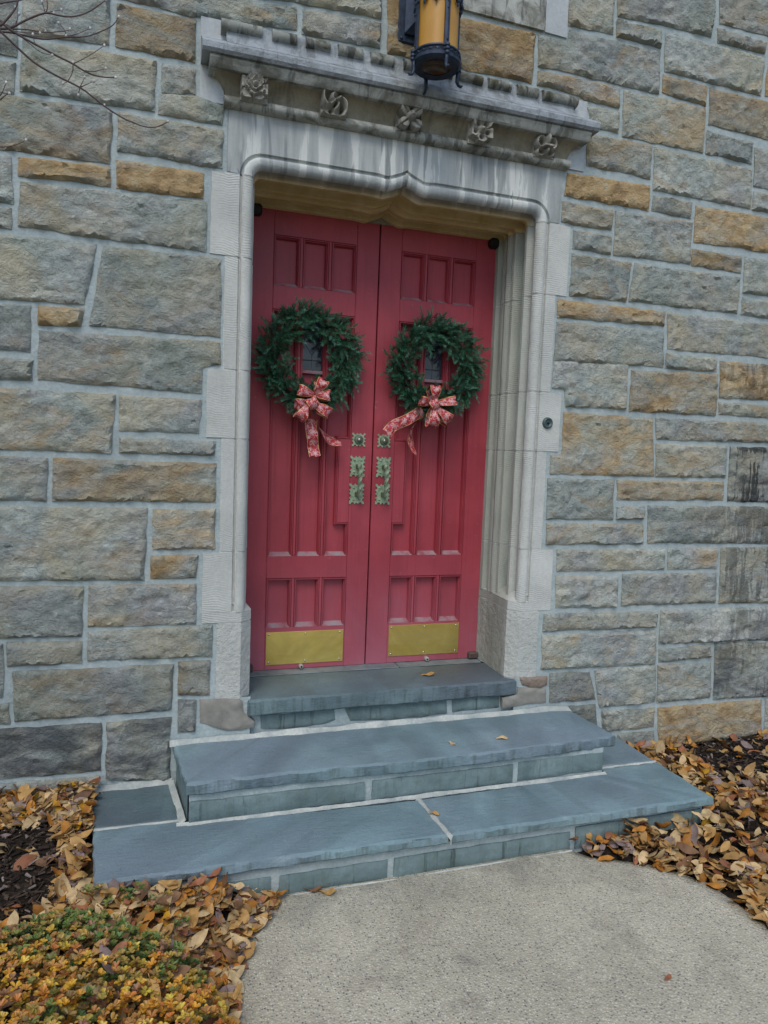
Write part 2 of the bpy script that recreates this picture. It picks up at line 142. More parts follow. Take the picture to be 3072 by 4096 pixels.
def m_dressed(name,tool=1.,streak=0.,tint=(.51,.55,.55),moss=0.,ham=0.,depth_tint=0):
    s=NT(name,.85,spec=.2); a=s.noise(None,3,5,.6,.4); b=s.noise(None,60,4,.6); r=s.rnd()
    col=s.ramp(a,(.3,tuple(x*.82 for x in tint)),(.7,tuple(min(1,x*1.1) for x in tint)))
    col=s.mix(.4,col,s.ramp(b,(.3,.40),(.7,.60)),'OVERLAY')
    col=s.mix(s.map(s.noise(None,1.3,3,.6,.6),.5,.75,0,.5),col,tuple(x*q for x,q in zip(tint,(.72,.74,.74))))
    if streak:
        v=s.scale(s.co,(7.5,.5,.75)); n1=s.noise(v,1,6,.6,.25); n2=s.noise(s.scale(s.co,(13.,.5,1.2)),1,3,.5,.3)
        # rain-washed pale streaks between grimy ones
        col=s.mix(streak,col,s.ramp(n1,(.32,(.21,.23,.23)),(.42,(.31,.335,.33)),(.50,(.40,.425,.415)),(.528,(.43,.455,.445)),(.538,(.57,.59,.56)),(.61,(.63,.645,.605)),(.618,(.32,.345,.335))))
        col=s.mix(s.val('MULTIPLY',s.map(n2,.58,.61,0,.7),streak),col,(.20,.22,.225))

    if depth_tint==1: col=s.mix(s.map(sep(s,s.co)[1],.075,.10,0,.9),col,s.ramp(s.noise(None,9,5,.6,.5),(.3,(.52,.36,.12)),(.7,(.72,.56,.27))))  # warm tan of stone kept from the weather
    if depth_tint==2: col=s.mix(s.map(s.val('ADD',sep(s,s.co)[1],s.val('MULTIPLY',s.noise(s.scale(s.co,(5,5,2)),1,4,.6),.06)),.09,.15,0,.85),col,s.ramp(s.noise(s.scale(s.co,(12,12,2.)),1,5,.6,.5),(.3,(.24,.26,.215)),(.7,(.40,.41,.35))))  # tone turns darker grey-green deeper into the reveal
    if moss:
        col=s.mix(s.val('MULTIPLY',s.map(s.noise(None,7,5,.7,.8),.45,.62,0,1),moss),col,(.075,.07,.042))
        col=s.mix(s.val('MULTIPLY',s.map(s.noise(s.scale(s.co,(24,5,6)),1,4,.6,.4),.54,.62,0,1),moss*.8),col,(.05,.05,.045))
    xz=sep(s,s.co)
    ph=s.val('ADD',s.val('MULTIPLY',xz[2],560.),s.val('ADD',s.val('MULTIPLY',s.noise(s.scale(s.co,(9,9,2)),1,2,.5),34.),s.val('MULTIPLY',xz[0],60.)))
    tl=s.val('MULTIPLY',s.val('SINE',ph,0.),s.val('MULTIPLY',s.map(s.noise(None,3.5,2,.5),.40,.62,.0,.8),.5*tool))
    h=s.val('ADD',tl,s.val('ADD',s.val('MULTIPLY',b,.8),s.val('MULTIPLY',s.noise(None,24,5,.7),.5+2.2*ham)))
    return s.fin(col,s.bump(h,.6,.004+.006*ham))
def m_slate(name,dark=1.):
    s=NT(name,.62,spec=.35); r=s.rnd()
    off=s.n('ShaderNodeCombineXYZ'); s.l(s.val('MULTIPLY',r,17.),off.inputs[0]); v=s.vec('ADD',s.co,off.outputs[0])
    a=s.noise(v,2.2,5,.6,.8); b=s.noise(s.scale(v,(3,9,9)),6,5,.65,.4); c=s.noise(v,.9,3,.5,.5); f=s.noise(v,120,3,.6)
    k=lambda t:tuple(x*dark for x in t)
    col=s.ramp(a,(.3,k((.135,.208,.228))),(.5,k((.18,.268,.292))),(.7,k((.235,.335,.352))))
    col=s.mix(s.map(c,.5,.68,0,.6),col,k((.165,.195,.24)))
    col=s.mix(s.map(b,.55,.8,0,.4),col,k((.12,.165,.15)))
    col=s.mix(.35,col,s.ramp(f,(.3,.4),(.7,.6)),'OVERLAY')
    col=s.mix(s.map(s.noise(v,5.3,8,.75,.5),.60,.72,0,.4),col,k((.34,.42,.43)))
    pit=s.noise(v,85,4,.7); col=s.mix(s.map(pit,.63,.68,0,.6),col,k((.06,.08,.085))); col=s.mix(s.map(pit,.30,.34,.5,0),col,k((.42,.46,.45)))
    # grime that has run over the split front edges, and lime bloom
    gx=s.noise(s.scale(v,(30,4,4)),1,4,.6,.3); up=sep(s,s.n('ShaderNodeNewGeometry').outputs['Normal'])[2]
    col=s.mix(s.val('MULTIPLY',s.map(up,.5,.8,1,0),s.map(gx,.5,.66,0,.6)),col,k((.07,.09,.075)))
    col=s.mix(s.map(s.noise(s.scale(v,(1,1.6,2)),6.5,8,.75,.5),.60,.72,0,.4),col,k((.38,.45,.46)))
    col=s.mix(s.map(s.noise(v,1.4,4,.6,1.),.5,.72,0,.5),col,k((.135,.18,.20)))
    return s.fin(col,s.bump(s.val('ADD',s.val('MULTIPLY',b,1.),s.val('MULTIPLY',f,.4)),.6,.008),s.map(a,.3,.7,.5,.72))
def m_riser():
    s=NT('riser_slate',.75,spec=.25); r=s.rnd()
    off=s.n('ShaderNodeCombineXYZ'); s.l(s.val('MULTIPLY',r,17.),off.inputs[0]); v=s.vec('ADD',s.co,off.outputs[0])
    a=s.noise(v,4,5,.6,.6); b=s.noise(s.scale(v,(14,14,2.5)),2,5,.65,.6); st=s.noise(s.scale(v,(38,10,3)),1,4,.6,.3)
    col=s.ramp(a,(.3,(.105,.15,.15)),(.5,(.15,.208,.212)),(.7,(.20,.27,.275)))
    col=s.mix(s.map(b,.5,.7,0,.6),col,(.11,.15,.125))
    col=s.mix(s.map(st,.6,.7,0,.7),col,(.045,.06,.055))
    return s.fin(col,s.bump(s.val('ADD',b,s.noise(v,30,5,.7)),.7,.008))
def m_paint():
    s=NT('red_door_paint',.5,spec=.35)
    a=s.noise(None,3,5,.6); g=s.noise(s.scale(s.co,(75,75,2.2)),1,5,.65,.3); gr=s.noise(s.scale(s.co,(4,4,1.2)),1,5,.65,.5); sp=s.noise(None,45,3,.5)
    col=s.ramp(a,(.3,(.28,.030,.042)),(.7,(.39,.052,.068)))
    col=s.mix(s.map(g,.5,.75,0,.45),col,(.17,.020,.030))
    col=s.mix(s.map(gr,.5,.7,0,.45),col,(.20,.022,.034))
    z=sep(s,s.co)[2]
    # chalky fading of the old paint near the foot and on weathered patches
    fd=s.val('MULTIPLY',s.map(z,.3,.95,.8,.1),s.map(s.noise(None,2.5,4,.6,.5),.3,.7,.4,1.))
    col=s.mix(fd,col,(.36,.125,.17))
    col=s.mix(s.map(sp,.70,.76,0,.5),col,(.34,.15,.17))
    return s.fin(col,s.bump(s.val('ADD',g,s.val('MULTIPLY',a,.3)),.22,.002),s.map(a,.3,.7,.42,.6))
def m_dust():
    s=NT('dusty_sill_paint',.8,spec=.2); a=s.noise(None,14,5,.65)
    return s.fin(s.ramp(a,(.3,(.23,.055,.07)),(.5,(.30,.17,.19)),(.7,(.27,.25,.26))),s.bump(a,.3,.003))
def m_brass():
    s=NT('brass_kick_plate',.34,1.,.5); a=s.noise(s.scale(s.co,(5,5,14)),1,5,.6,.5); b=s.noise(None,130,3,.6); c=s.noise(None,2.4,4,.6,.7)
    col=s.ramp(a,(.3,(.78,.57,.13)),(.7,(.90,.71,.26)))
    col=s.mix(s.map(c,.46,.62,0,.6),col,(.52,.37,.10))
    return s.fin(col,s.bump(b,.12,.001),s.map(c,.3,.7,.38,.55))
def m_flat(name,c,rough=.6,metal=0.,var=.3,sc=20,bm=.3,spec=.4,d=.003):
    s=NT(name,rough,metal,spec); a=s.noise(None,sc,5,.65,.3)
    return s.fin(s.ramp(a,(.3,tuple(x*(1-var) for x in c)),(.7,tuple(min(1,x*(1+var)) for x in c))),s.bump(a,bm,d))
def m_patina(nm='green_bronze_patina',dk=1.):
    s=NT(nm,.55,.35,.4); a=s.noise(None,70,5,.6,.3); b=s.noise(None,90,4,.6)
    g=lambda *c:tuple(x*dk for x in c)
    col=s.ramp(a,(.28,g(.14,.20,.13)),(.42,g(.24,.33,.22)),(.58,g(.34,.42,.28)),(.75,g(.48,.52,.36)))
    return s.fin(col,s.bump(b,.35,.002))
def m_path():
    s=NT('exposed_aggregate',.9,spec=.2)
    v=s.voro(None,125.); cell=s.n('ShaderNodeSeparateColor'); s.l(v.outputs['Color'],cell.inputs[0])
    peb=s.ramp(cell.outputs[0],(.0,(.13,.13,.13)),(.13,(.22,.215,.20)),(.3,(.40,.365,.275)),(.55,(.53,.49,.375)),(.85,(.66,.625,.51)),(1.,(.30,.26,.215)))
    ce=s.mix(s.noise(None,60,4,.6),(.36,.335,.255),(.51,.48,.375))
    col=s.mix(s.map(v.outputs['Distance'],.30,.52,0,1),peb,ce)
    big=s.noise(None,2.1,6,.68,.5); col=s.mix(.7,col,s.ramp(big,(.3,.38),(.7,.62)),'OVERLAY')
    dirt=s.map(s.noise(None,4.5,5,.7,.6),.52,.72,0,.5); col=s.mix(dirt,col,(.21,.19,.155))
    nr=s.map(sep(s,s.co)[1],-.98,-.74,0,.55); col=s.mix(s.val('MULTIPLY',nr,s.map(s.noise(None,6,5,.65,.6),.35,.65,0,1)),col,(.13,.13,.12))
    col=s.mix(s.map(s.noise(None,9,6,.75,.8),.60,.70,0,.35),col,(.17,.165,.14)); col=s.mix(s.map(s.noise(None,1.1,4,.6,.9),.55,.7,0,.3),col,(.24,.24,.22))
    dd=s.val('SUBTRACT',1.,v.outputs['Distance'])
    return s.fin(col,s.bump(s.val('ADD',dd,s.val('MULTIPLY',s.noise(None,60,4,.6),.5)),.6,.005))
def m_soil():
    s=NT('dark_mulch_soil',.95,spec=.1); a=s.noise(s.scale(s.co,(1,2,1)),26,6,.7,.8)
    return s.fin(s.ramp(a,(.3,(.012,.010,.008)),(.55,(.035,.027,.02)),(.75,(.085,.065,.05))),s.bump(a,1.,.02))
def m_vcol(name,rough=.7,spec=.3,noise_amt=.4,sc=60,trans=0.,sh=0.):
    s=NT(name,rough,spec=spec); c=s.attr('Col','GEOMETRY').outputs['Color']; a=s.noise(None,sc,4,.6)
    col=s.mix(noise_amt,c,s.ramp(a,(.3,.32),(.7,.68)),'OVERLAY')
    s.fin(col,s.bump(a,.3,.003))
    if trans: s.b.inputs['Subsurface Weight'].default_value=0.
    return s.m
def m_ribbon():
    s=NT('red_floral_ribbon',.42,spec=.5)
    uv=s.n('ShaderNodeTexCoord').outputs['UV']; u=sep(s,uv)
    def flower(du,dv,n,size):
        a=s.val('SUBTRACT',s.val('FRACT',s.val('ADD',u[0],du),0.),.5); b=s.val('SUBTRACT',s.val('FRACT',s.val('ADD',u[1],dv),0.),.5)
        r=s.val('SQRT',s.val('ADD',s.val('MULTIPLY',a,a),s.val('MULTIPLY',b,b)),0.); th=s.val('ARCTAN2',b,a)
        pet=s.val('ABSOLUTE',s.val('COSINE',s.val('MULTIPLY',th,n),0.),0.)
        lim=s.val('MULTIPLY_ADD',pet,size*.75,size*.3)
        inn=s.val('LESS_THAN',r,lim); vein=s.val('GREATER_THAN',s.val('ABSOLUTE',s.val('SUBTRACT',r,s.val('MULTIPLY',lim,.72)),0.),size*.07)
        return s.val('MULTIPLY',inn,vein)
    f=s.val('MAXIMUM',flower(.1,.05,3.5,.30),flower(.62,-.28,2.5,.16))
    vo=s.voro(s.scale(uv,(3.2,3.2,1.)),1.,'DISTANCE_TO_EDGE')
    vine=s.val('MULTIPLY',s.val('LESS_THAN',s.val('ABSOLUTE',s.val('SUBTRACT',s.noise(uv,2.6,1,.5),.5),0.),.022),1.)
    f=s.val('MAXIMUM',f,vine)
    col=s.mix(s.val('MULTIPLY',f,.8),s.mix(s.noise(None,40,3,.6),(.32,.016,.020),(.46,.030,.032)),(.60,.38,.38))
    e=s.val('GREATER_THAN',s.val('ABSOLUTE',s.val('SUBTRACT',u[1],.5),0.),.47)
    col=s.mix(e,col,(.62,.47,.17))
    return s.fin(col,s.bump(s.noise(None,60,3,.6),.2,.003))
def m_glass_dark():
    s=NT('dark_window_glass',.08,spec=.5); a=s.noise(None,9,3,.5,.5)
    return s.fin(s.ramp(a,(.35,(.006,.008,.012)),(.65,(.03,.045,.07))),s.bump(s.noise(None,22,3,.5),.35,.004))
def m_amber():
    s=NT('amber_glass',.32,spec=.5); a=s.noise(s.scale(s.co,(3,3,2)),2,4,.5); z=sep(s,s.co)[2]
    return s.fin(s.ramp(a,(.3,(.42,.20,.022)),(.7,(.56,.30,.05))),s.bump(s.noise(None,40,3,.5),.15,.003))
M=dict(stone=m_stone(),mortar=m_mortar('wall_mortar',(.32,.38,.385),(.42,.48,.475)),fillet=m_mortar('white_mortar',(.30,.335,.325),(.53,.54,.49),11),
 jamb=m_dressed('tooled_limestone',.6,tint=(.52,.53,.495),depth_tint=2),base=m_dressed('hammered_limestone',.1,ham=1.,tint=(.52,.53,.49),depth_tint=2),
 lintel=m_dressed('streaked_limestone',.04,.95,depth_tint=1),jmortar=m_mortar('pale_joint',(.48,.49,.47),(.60,.60,.56),30),
 cornice=m_dressed('weathered_cornice',.15,.15,(.40,.41,.37),.7),billet=m_dressed('mossy_billet',.1,.1,(.27,.28,.25),1.),corn_top=m_dressed('cornice_top',.1,.1,(.31,.345,.375),.4,ham=.7),hollow=m_dressed('cornice_hollow',.15,.1,(.34,.305,.22),.35),
 rosette=m_dressed('carved_stone',0,.1,(.36,.345,.30),.35),plate=m_dressed('plain_block',.3,.1,(.46,.49,.50)),
 slate=m_slate('bluestone'),slate_dark=m_slate('dark_bluestone',.6),riser=m_riser(),brown=m_flat('brown_render_stone',(.245,.235,.205),.9,0,.22,16,.6,.2,.008),
 paint=m_paint(),dust=m_dust(),brass=m_brass(),patina=m_patina(),patina_dark=m_patina('dark_green_bronze',.42),iron=m_flat('blue_black_iron',(.028,.042,.07),.5,.3,.5,40,.4,.4),
 black=m_flat('black_iron',(.012,.012,.012),.6,.2),lead=m_flat('lead_came',(.12,.13,.14),.5,.5),glass=m_glass_dark(),amber=m_amber(),
 path=m_path(),soil=m_soil(),leaf=m_vcol('fallen_leaf_skin',.65,.3,.45,55),foliage=m_vcol('shrub_leaf_skin',.45,.4,.25,90),needle=m_vcol('fir_needle',.5,.35,.15,120),chip=m_vcol('bark_chip',.9,.15,.5,50),
 wood=m_flat('weathered_threshold',(.17,.195,.205),.8,0,.3,10,.5,.2,.004),bark=m_flat('twig_bark',(.085,.055,.05),.7,0,.35,40,.3),bud=m_flat('pale_bud',(.55,.52,.50),.7),
 ribbon=m_ribbon(),stopper=m_flat('grey_rubber',(.34,.33,.31),.7),chrome=m_flat('screw_steel',(.5,.47,.42),.35,.9),brownbrick=m_flat('brown_stone_lump',(.23,.18,.145),.9,0,.3,30,.7,.2,.008),rust=m_flat('rusty_iron',(.10,.07,.06),.8,.2,.5,40,.7))
# ---------------------------------------------------------------- object helpers
def thing(name,label,cat,loc=(0,0,0),group=None):
    o=bpy.data.objects.new(name,None); COL.objects.link(o); o.location=loc; o.empty_display_size=.1
    o['label']=label; o['category']=cat
    if group: o['group']=group
    return o
def tag(o,label,cat,group=None):
    o['label']=label; o['category']=cat
    if group: o['group']=group
    return o
def wparent(o,p):
    o.parent=p
    # world-space meshes keep their place under a parent that may itself sit under another
    t=Vector(p.location)
    q=p.parent
    if q is not None and p.type!='EMPTY': t=Vector((0,0,0)) if not p.get('local') else Vector(p.location)
    if p.type=='EMPTY': o.matrix_parent_inverse=Matrix.Translation(-t)
def mk(name,V,F,mat,parent=None,smooth=False,label=None,col=None,uv=None):
    me=bpy.data.meshes.new(name); me.from_pydata([tuple(map(float,v)) for v in V],[],[tuple(map(int,f)) for f in F])
    if smooth:
        me.polygons.foreach_set('use_smooth',[True]*len(me.polygons))
    if col is not None:
        a=me.color_attributes.new('Col','FLOAT_COLOR','POINT'); a.data.foreach_set('color',np.column_stack([np.asarray(col,float),np.ones(len(V))]).ravel())
    if uv is not None:
        l=me.uv_layers.new(name='UVMap'); idx=np.empty(len(me.loops),dtype=np.int64); me.loops.foreach_get('vertex_index',idx)
        l.data.foreach_set('uv',np.asarray(uv,float)[idx].ravel())
    me.materials.append(mat); me.update()
    o=bpy.data.objects.new(name,me); COL.objects.link(o)
    if parent is not None: wparent(o,parent)
    if label: o['label']=label
    return o
class MB:
    def __init__(s): s.V=[];s.F=[]
    def add(s,V,F):
        k=len(s.V); s.V+= [tuple(v) for v in V]; s.F+=[tuple(i+k for i in f) for f in F]; return s
    def box(s,x0,x1,y0,y1,z0,z1,b=0.):
        if b<=0:
            return s.add([(x,y,z) for z in (z0,z1) for y in (y0,y1) for x in (x0,x1)],[(0,2,3,1),(4,5,7,6),(0,1,5,4),(1,3,7,5),(3,2,6,7),(2,0,4,6)])
        bm=bmesh.new(); bmesh.ops.create_cube(bm,size=1)
        for v in bm.verts: v.co=((x0+x1)/2+v.co.x*(x1-x0),(y0+y1)/2+v.co.y*(y1-y0),(z0+z1)/2+v.co.z*(z1-z0))
        bmesh.ops.bevel(bm,geom=bm.edges[:],offset=b,segments=1,affect='EDGES')
        return s.bm(bm)
    def bm(s,bm):
        bm.verts.index_update(); s.add([v.co[:] for v in bm.verts],[[v.index for v in f.verts] for f in bm.faces]); bm.free(); return s
    def tube(s,pts,rad,n=6,cap=True,twist=0.):
        pts=[Vector(p) for p in pts]; k=len(s.V); m=len(pts)
        if not hasattr(rad,'__len__'): rad=[rad]*m
        t0=(pts[1]-pts[0]).normalized(); up=Vector((0,0,1)) if abs(t0.z)<.9 else Vector((1,0,0)); a=t0.cross(up).normalized()
        for i,p in enumerate(pts):
            t=(pts[min(i+1,m-1)]-pts[max(i-1,0)]).normalized(); a=(a-t*a.dot(t)).normalized(); b=t.cross(a)
            for j in range(n):
                w=2*math.pi*j/n+twist*i; s.V.append(tuple(p+(a*math.cos(w)+b*math.sin(w))*rad[i]))
        for i in range(m-1):
            for j in range(n): s.F.append((k+i*n+j,k+i*n+(j+1)%n,k+(i+1)*n+(j+1)%n,k+(i+1)*n+j))
        if cap: s.F.append(tuple(k+j for j in range(n))[::-1]); s.F.append(tuple(k+(m-1)*n+j for j in range(n)))
        return s
    def lathe(s,prof,c,axis='Z',n=24,a0=0,a1=2*math.pi):
        k=len(s.V); full=abs(a1-a0-2*math.pi)<1e-6; nn=n if full else n+1; cx,cy,cz=c
        for r,h in prof:
            for j in range(nn):
                w=a0+(a1-a0)*j/n; x,y=r*math.cos(w),r*math.sin(w)
                s.V.append((cx+x,cy+y,cz+h) if axis=='Z' else (cx+x,cy-h,cz+y))
        for i in range(len(prof)-1):
            for j in range(n if full else n):
                q=(j+1)%nn if full else j+1
                s.F.append((k+i*nn+j,k+i*nn+q,k+(i+1)*nn+q,k+(i+1)*nn+j))
        return s
    def ball(s,c,rx,ry,rz,n=8,m=5,M3=None):
        V=[];F=[]
        for i in range(m+1):
            ph=math.pi*i/m-math.pi/2
            for j in range(n):
                w=2*math.pi*j/n; v=Vector((rx*math.cos(ph)*math.cos(w),ry*math.cos(ph)*math.sin(w),rz*math.sin(ph)))
                if M3 is not None: v=M3@v
                V.append((c[0]+v.x,c[1]+v.y,c[2]+v.z))
        for i in range(m):
            for j in range(n): F.append((i*n+j,i*n+(j+1)%n,(i+1)*n+(j+1)%n,(i+1)*n+j))
        return s.add(V,F)
    def prism(s,poly,axis,a,b):
        # poly in the two other axes; axis 'Y': (x,z), 'Z': (x,y), 'X': (y,z)
        n=len(poly); f={'Y':lambda p,t:(p[0],t,p[1]),'Z':lambda p,t:(p[0],p[1],t),'X':lambda p,t:(t,p[0],p[1])}[axis]
        return s.add([f(p,a) for p in poly]+[f(p,b) for p in poly],[tuple(range(n)),tuple(range(2*n-1,n-1,-1))]+[(i,i+n,(i+1)%n+n,(i+1)%n) for i in range(n)])
    def obj(s,name,mat,parent=None,smooth=False,label=None):
        o=mk(name,s.V,s.F,mat,parent,smooth,label)
        bm=bmesh.new(); bm.from_mesh(o.data); bmesh.ops.remove_doubles(bm,verts=bm.verts,dist=1e-5); bmesh.ops.recalc_face_normals(bm,faces=bm.faces); bm.to_mesh(o.data); bm.free()
        if smooth: o.data.polygons.foreach_set('use_smooth',[True]*len(o.data.polygons))
        return o
def autosmooth(o,ang=35):
    o.data.polygons.foreach_set('use_smooth',[True]*len(o.data.polygons))
    o.data.set_sharp_from_angle(angle=math.radians(ang)); return o
sst=lambda t:(lambda u:u*u*(3-2*u))(max(0.,min(1.,t)))
def nz(x,y,z,o=4,h=1.): return noise.fractal((x,y,z),h,2.,o)
# ---------------------------------------------------------------- ground and path
EL=[(-.55,-.60),(-.70,-.66),(-.83,-.92),(-.91,-1.09),(-.94,-1.3),(-1.0,-1.7),(-1.05,-2.4),(-1.05,-14)]
ER=[(-.55,.60),(-.78,.67),(-.93,.962),(-1.10,1.092),(-1.38,1.116),(-1.8,1.16),(-2.4,1.2),(-14,1.2)]
def edge(T,y):
    if y>=T[0][0] if T is ER else y>=T[0][0]: return T[0][1]
    for (a,b),(c,d) in zip(T,T[1:]):
        if y<=a and y>=c: return b+(d-b)*(a-y)/(a-c)
    return T[-1][1]
ELY=[(-.55,-.60),(-.66,-.66),(-.92,-.83),(-1.09,-.91),(-1.3,-.94),(-1.7,-1.0),(-2.4,-1.05),(-14,-1.05)]
def xl(y): return edge(ELY,y)
def xr(y): return edge(ER,y)
def gz(x,y):
    t=max(0.,min(1.,-y/1.15))
    zl=-.07+(-.235+.07)*t; zr=-.175+(-.245+.175)*t
    a=sst((xl(y)-x)/.18); b=sst((x-xr(y))/.18)
    if y>-.72 and abs(x)<1.40: return -.30
    z=-.275+a*(zl+.275)+b*(zr+.275)
    return z+.010*nz(x*5,y*5,3,3)*max(a,b)
def grid_sheet(x0,x1,y0,y1,nx,ny,fz,name,mat):
    V=[];F=[]
    for j in range(ny+1):
        for i in range(nx+1):
            x=x0+(x1-x0)*i/nx;y=y0+(y1-y0)*j/ny; V.append((x,y,fz(x,y)))
    for j in range(ny):
        for i in range(nx): a=j*(nx+1)+i; F.append((a,a+1,a+nx+2,a+nx+1))
    return mk(name,V,F,mat,None,True)
def skirt():
    xs=np.concatenate([[-60,-20,-8],np.linspace(-4,4,130),[8,20,60]]); ys=np.concatenate([[-60,-25,-12,-7],np.linspace(-4,.3,80)])
    V=[(x,y,gz(x,y)) for y in ys for x in xs]; n=len(xs)
    F=[(j*n+i,j*n+i+1,(j+1)*n+i+1,(j+1)*n+i) for j in range(len(ys)-1) for i in range(n-1)]
    return mk('ground',V,F,M['soil'],None,True)
g=skirt(); g['kind']='structure'
py=[-.56-.06*i for i in range(40)]+[-3.2,-4,-6,-9,-13.9]
V=[];F=[];NXP=30
for y in py:
    a,b=xl(y)+.006*nz(0,y*9,1),xr(y)+.006*nz(7,y*9,1)
    for i in range(NXP+1):
        x=a+(b-a)*i/NXP; V.append((x,y,-.246+.003*nz(x*3,y*3,5,2)))
n=NXP+1
for j in range(len(py)-1):
    for i in range(NXP): F.append((j*n+i,(j+1)*n+i,(j+1)*n+i+1,j*n+i+1))
# slab edges down into the soil
k=len(V)
for j in range(len(py)):
    for q in (0,NXP): v=V[j*n+q]; V.append((v[0]+(-.004 if q==0 else .004),v[1],-.33))
for j in range(len(py)-1):
    F.append((j*n,k+2*j,k+2*j+2,(j+1)*n)); F.append((j*n+NXP,(j+1)*n+NXP,k+2*j+3,k+2*j+1))
pa=mk('path',V,F,M['path'],None,True); pa['kind']='structure'
# ---------------------------------------------------------------- stone wall
wall=thing('stone_wall','rock faced grey and tan sandstone wall around the red doors','wall',(0,0,-.25))
def resample(poly,step,jit,seed):
    out=[]
    for i in range(len(poly)):
        a=Vector(poly[i]);b=Vector(poly[(i+1)%len(poly)]); L=(b-a).length; n=max(1,round(L/step)); d=(b-a)/max(L,1e-6); nr=Vector((-d.y,d.x))
        for j in range(n):
            p=a.lerp(b,j/n); w=min(j,n-j)/max(n,1)
            f=jit*nz(p.x*11,p.y*11,seed,4)
            out.append(p+nr*f)
    return out
def rock(poly,seed,kind='stone',step=.0145):
    r=random.Random(seed)
    A=abs(sum(poly[i][0]*poly[(i+1)%len(poly)][1]-poly[(i+1)%len(poly)][0]*poly[i][1] for i in range(len(poly))))/2
    loop=resample(poly,step,.006 if kind=='stone' else .004,seed)
    n=len(loop); P=np.array([p[:] for p in loop])
    x0,z0=P.min(0);x1,z1=P.max(0)
    gx=np.arange(x0,x1,step);gzz=np.arange(z0,z1,step*.9)
    Q=np.array([(x+(step/2 if j%2 else 0),z) for j,z in enumerate(gzz) for x in gx])+np.array([[r.uniform(-.3,.3)*step,r.uniform(-.3,.3)*step] for _ in range(len(gx)*len(gzz))])
    # distance to boundary and inside test
    a=P;b=np.roll(P,-1,0)
    def dist(Q):
        ab=b-a; t=np.clip(((Q[:,None]-a)*ab).sum(2)/((ab**2).sum(1)+1e-12),0,1); return np.sqrt((((a+t[...,None]*ab)-Q[:,None])**2).sum(2).min(1))
    ins=np.zeros(len(Q),bool)
    for i in range(n):
        c=((a[i,1]>Q[:,1])!=(b[i,1]>Q[:,1])); xi=(b[i,0]-a[i,0])*(Q[:,1]-a[i,1])/(b[i,1]-a[i,1]+1e-12)+a[i,0]; ins^=c&(Q[:,0]<xi)
    Q=Q[ins]
    if len(Q): D=dist(Q); Q=Q[D>step*.55]; D=D[D>step*.55]
    allp=np.vstack([P,Q]) if len(Q) else P
    res=delaunay_2d_cdt([Vector(q) for q in allp],[(i,(i+1)%n) for i in range(n)],[list(range(n))],1,1e-5)
    vs,fs=res[0],res[2]
    pts=np.array([v[:] for v in vs]); D=dist(pts)
    H={'stone':.007,'brown':.006,'slate':.005,'round':.03}[kind]*r.uniform(.75,1.3); H=min(H,.5*math.sqrt(A)*.22)
    # conchoidal facets: lower envelope of random tilted planes
    nf=max(4,int(A/.006)); nf=min(nf,26); pl=[]
    for _ in range(nf):
        cx,cz=r.uniform(x0,x1),r.uniform(z0,z1); pl.append((cx,cz,r.gauss(0,.30),r.gauss(-.08,.34),r.uniform(0,.010)))
    fac=np.full(len(pts),9.)
    for cx,cz,gx_,gz_,off in pl: fac=np.minimum(fac,off+np.abs((pts[:,0]-cx)*gx_+(pts[:,1]-cz)*gz_)*.55)
    fac=np.minimum(fac,.026)
    ed=np.clip(D/.010,0,1); ed=ed*(2-ed)
    hs=[]
    for (x,z),e,f in zip(pts,ed,fac):
        if kind=='stone':
            w=noise.noise((x*4,z*4,seed))*.06
            rg=noise.ridged_multi_fractal(((x+w)*9,(z*1.3-w)*9,seed*3.1),.9,2.1,4,1.,2.)
            h=H*e*(.8+.45*nz(x*3,z*3,seed,2))+e*(f*1.0+.0050*(rg-1.)+.0080*nz(x*17,z*23,seed+9,5,.8))
            cr=abs(noise.noise((x*5.5+w*3,z*9,seed*1.7)))+abs(.35*noise.noise((x*21,z*21,seed)))
            h-=e*.011*max(0,1-cr/.09)*(noise.noise((x*3.1,z*3.1,seed+40))>-.02)
        elif kind=='round': h=H*math.sqrt(max(0,min(1,e)))*.9+.002*nz(x*30,z*30,seed)
        else: h=H*e+e*.004*nz(x*16,z*16,seed,4)
        hs.append(max(h,-.004))
    V=[(p[0],(-.001 if D[i]<1e-4 else -.001)-hs[i]*(D[i]>1e-4),p[1]) for i,p in enumerate(pts)]
    F=[list(f) for f in fs]
    # skirt into the wall
    k=len(V)
    bl=[i for i in range(len(pts)) if i<n]
    for i in range(n): V.append((pts[i][0],.05,pts[i][1]))
    F+=[(i,(i+1)%n,k+(i+1)%n,k+i) for i in range(n)]
    return V,F
BB=[]
for i,(poly,rust,tone,weep,kind) in enumerate(ST):
    V,F=rock(poly,i+1,kind)
    o=mk({'stone':'stone','brown':'rendered_stone','slate':'slate_block','round':'stone_lump'}[kind],V,F,{'stone':M['stone'],'brown':M['brown'],'slate':M['riser'],'round':M['brownbrick']}[kind],wall)
    autosmooth(o,42)
    if kind=='slate':
        for v in o.data.vertices: v.co.y+=.028
    o['rust']=float(rust); o['tone']=float(tone); o['weep']=float(weep); o['smear']=1. if rust==-.6 else 0.
    xs=[p[0] for p in poly]; zs=[p[1] for p in poly]; BB.append((min(xs),max(xs),min(zs),max(zs)))
